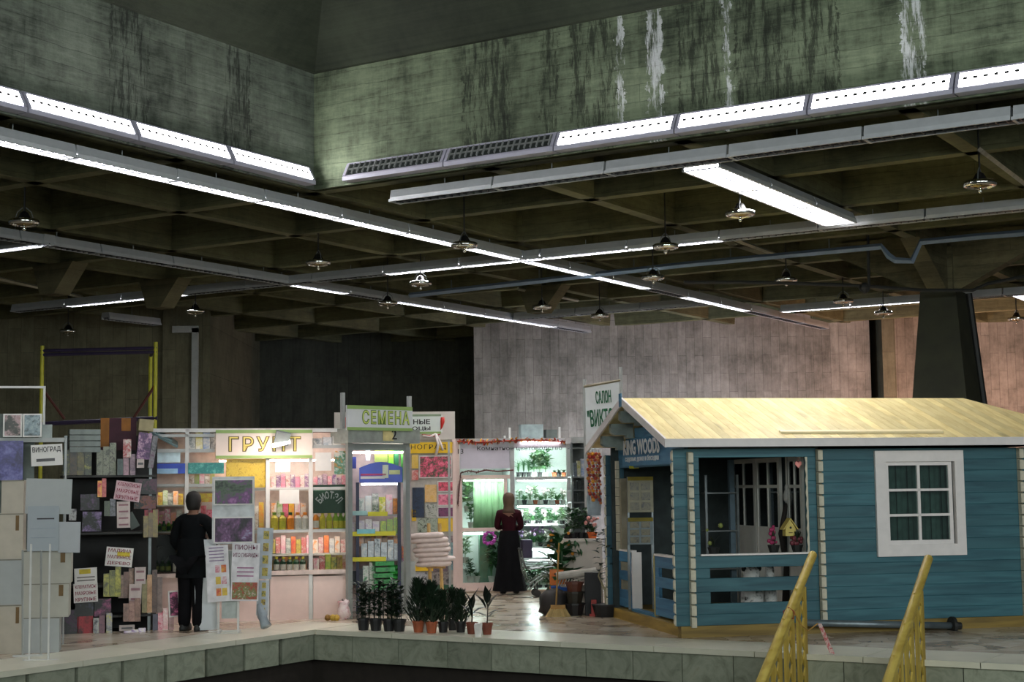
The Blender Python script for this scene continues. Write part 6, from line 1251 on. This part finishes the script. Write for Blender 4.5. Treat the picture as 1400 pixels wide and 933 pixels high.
o = poster('pink dahlia photograph with a white border at the rack end', PL, (231, 808, 246, 844), [C(20, 16, 24), C(90, 40, 70), C(220, 120, 160)], -.12, -.05, 18, 3); o = poster('orange flower card beside the dahlia photograph', PL, (247, 804, 258, 822), [C(160, 80, 30), C(220, 130, 50)], -.1, 0, 18, 4, False)
o = panel('purple_bag', 'large purple printed bag hanging at the rack top', 'bag', PL, (186, 592, 204, 628), picture([C(60, 30, 70), C(90, 50, 100), C(190, 150, 170), C(70, 36, 80)], 10, 2), -.06, .05, .1); del o['sz']
o = panel('grey_bag', 'grey plastic packet beside the purple printed bag', 'bag', PL, (202, 596, 209, 640), picture([C(60, 60, 64), C(120, 116, 120), C(90, 50, 80)], 10, 3), -.04, .04, .15); del o['sz']
o = panel('red_packet', 'white and red packet hung left of the purple bag', 'packet', PL, (168, 601, 179, 626), picture([C(200, 190, 180), C(160, 40, 50), C(190, 180, 160)], 10, 4), -.05, .03); del o['sz']
o = panel('beige_box', 'beige carton on top of the rack end', 'box', PL, (188, 574, 208, 590), plain(S(156, 146, 110), .7), .1, .2, .1); del o['sz']
o = panel('striped_cloth', 'dark red cloth with ochre stripes hung above the rack', 'cloth', PL, (137, 572, 186, 616), plain(S(56, 24, 36), .8), .2, .02); wd, ht = o['sz']; del o['sz']
for i, (a, b_) in enumerate(((-.5, -.26), (.08, .34))): MB().box(wd * a, wd * b_, -.013, -.01, ht * (.1 if i == 0 else .6), ht).build('stripe', plain(S(130, 84, 30), .8), o)
for i in range(4):
    o = panel('clear_tray', '%s clear plastic tray stacked on the rack top' % nth(i), 'tray', PL, (94, 612 - i * 8, 136, 619 - i * 8), plain(S(120, 130, 124), .25, alpha=.75), .2, .3, 0, 'clear trays'); del o['sz']
o = panel('small_box', 'small grey white box standing beside the flower photographs', 'box', PU2, (53, 581, 71, 599), plain(S(150, 160, 156), .6), .28, .08); del o['sz']
# upper frame with framed photographs at the picture edge
uf = Frame('display_stand', 'white square tube frame above the flower photographs', 'frame', PU2)
uf.box('top_tube', (-20, 528, 61, 531), .3, .34, WHITE); uf.box('upright', (58.5, 528, 61.5, 605), .3, .34, WHITE); uf.box('upright', (-18, 528, -15, 900), .3, .34, WHITE, True)
uf.box('ledge', (-18, 599, 88, 605), .24, .34, GREYW); uf.box('upright', (87, 599, 89, 900), .3, .34, GREYW, True); uf.box('grid_panel', (-18, 566, 46, 800), .36, .38, plain(S(96, 106, 100), .6), True)
for r, c, lb, sd in (((4, 566, 30, 598), [C(30, 34, 28), C(60, 56, 50), C(180, 150, 150), C(110, 60, 60)], 'framed photograph of a pale pink flower at the picture edge', 1), ((31, 566, 57, 598), [C(40, 50, 50), C(110, 130, 136), C(150, 166, 170), C(60, 70, 74)], 'framed photograph of a silver grey flower', 2), ((-16, 603, 31, 657), [C(40, 36, 80), C(70, 66, 130), C(110, 110, 170)], 'large blue violet flower photograph at the picture edge', 3)):
    o = poster(lb, PU2, r, c, .2, 0, 9, sd, sd < 3)

# ================================================================ yellow scaffold before the olive wall
Ys = 27.0; sf = thing('scaffold', 'yellow and purple tube scaffold before the olive wall', 'scaffold', (at(58, 600, Ys).x, Ys, 0)); o_ = sf.location.copy()
YS = plain(S(190, 186, 40), .5, var=.15); PS_ = plain(S(40, 30, 60), .5, var=.2); RS = plain(S(90, 40, 30), .6)
def sp(px, py, Y=Ys): return at(px, py, Y) - o_
for px, y0, Y in ((58, 473, Ys), (213, 468, Ys), (206, 482, Ys + 1.2)): a = sp(px, y0, Y); MB().tube([a, (a.x, a.y, 0)], .035, 8).build('upright', YS, sf)
for y in (480, 485.5): MB().tube([sp(56, y), sp(215, y - 4)], .03, 8).build('rail', PS_, sf)
MB().tube([sp(56, 580), sp(215, 572)], .04, 8).build('rail', PS_, sf); MB().tube([sp(206, 486, Ys + 1.2), sp(213, 480)], .03, 8).build('rail', PS_, sf)
MB().tube([sp(61, 536), sp(88, 573)], .025, 6).build('brace', RS, sf); MB().tube([sp(212, 527), sp(182, 573)], .025, 6).build('brace', RS, sf)
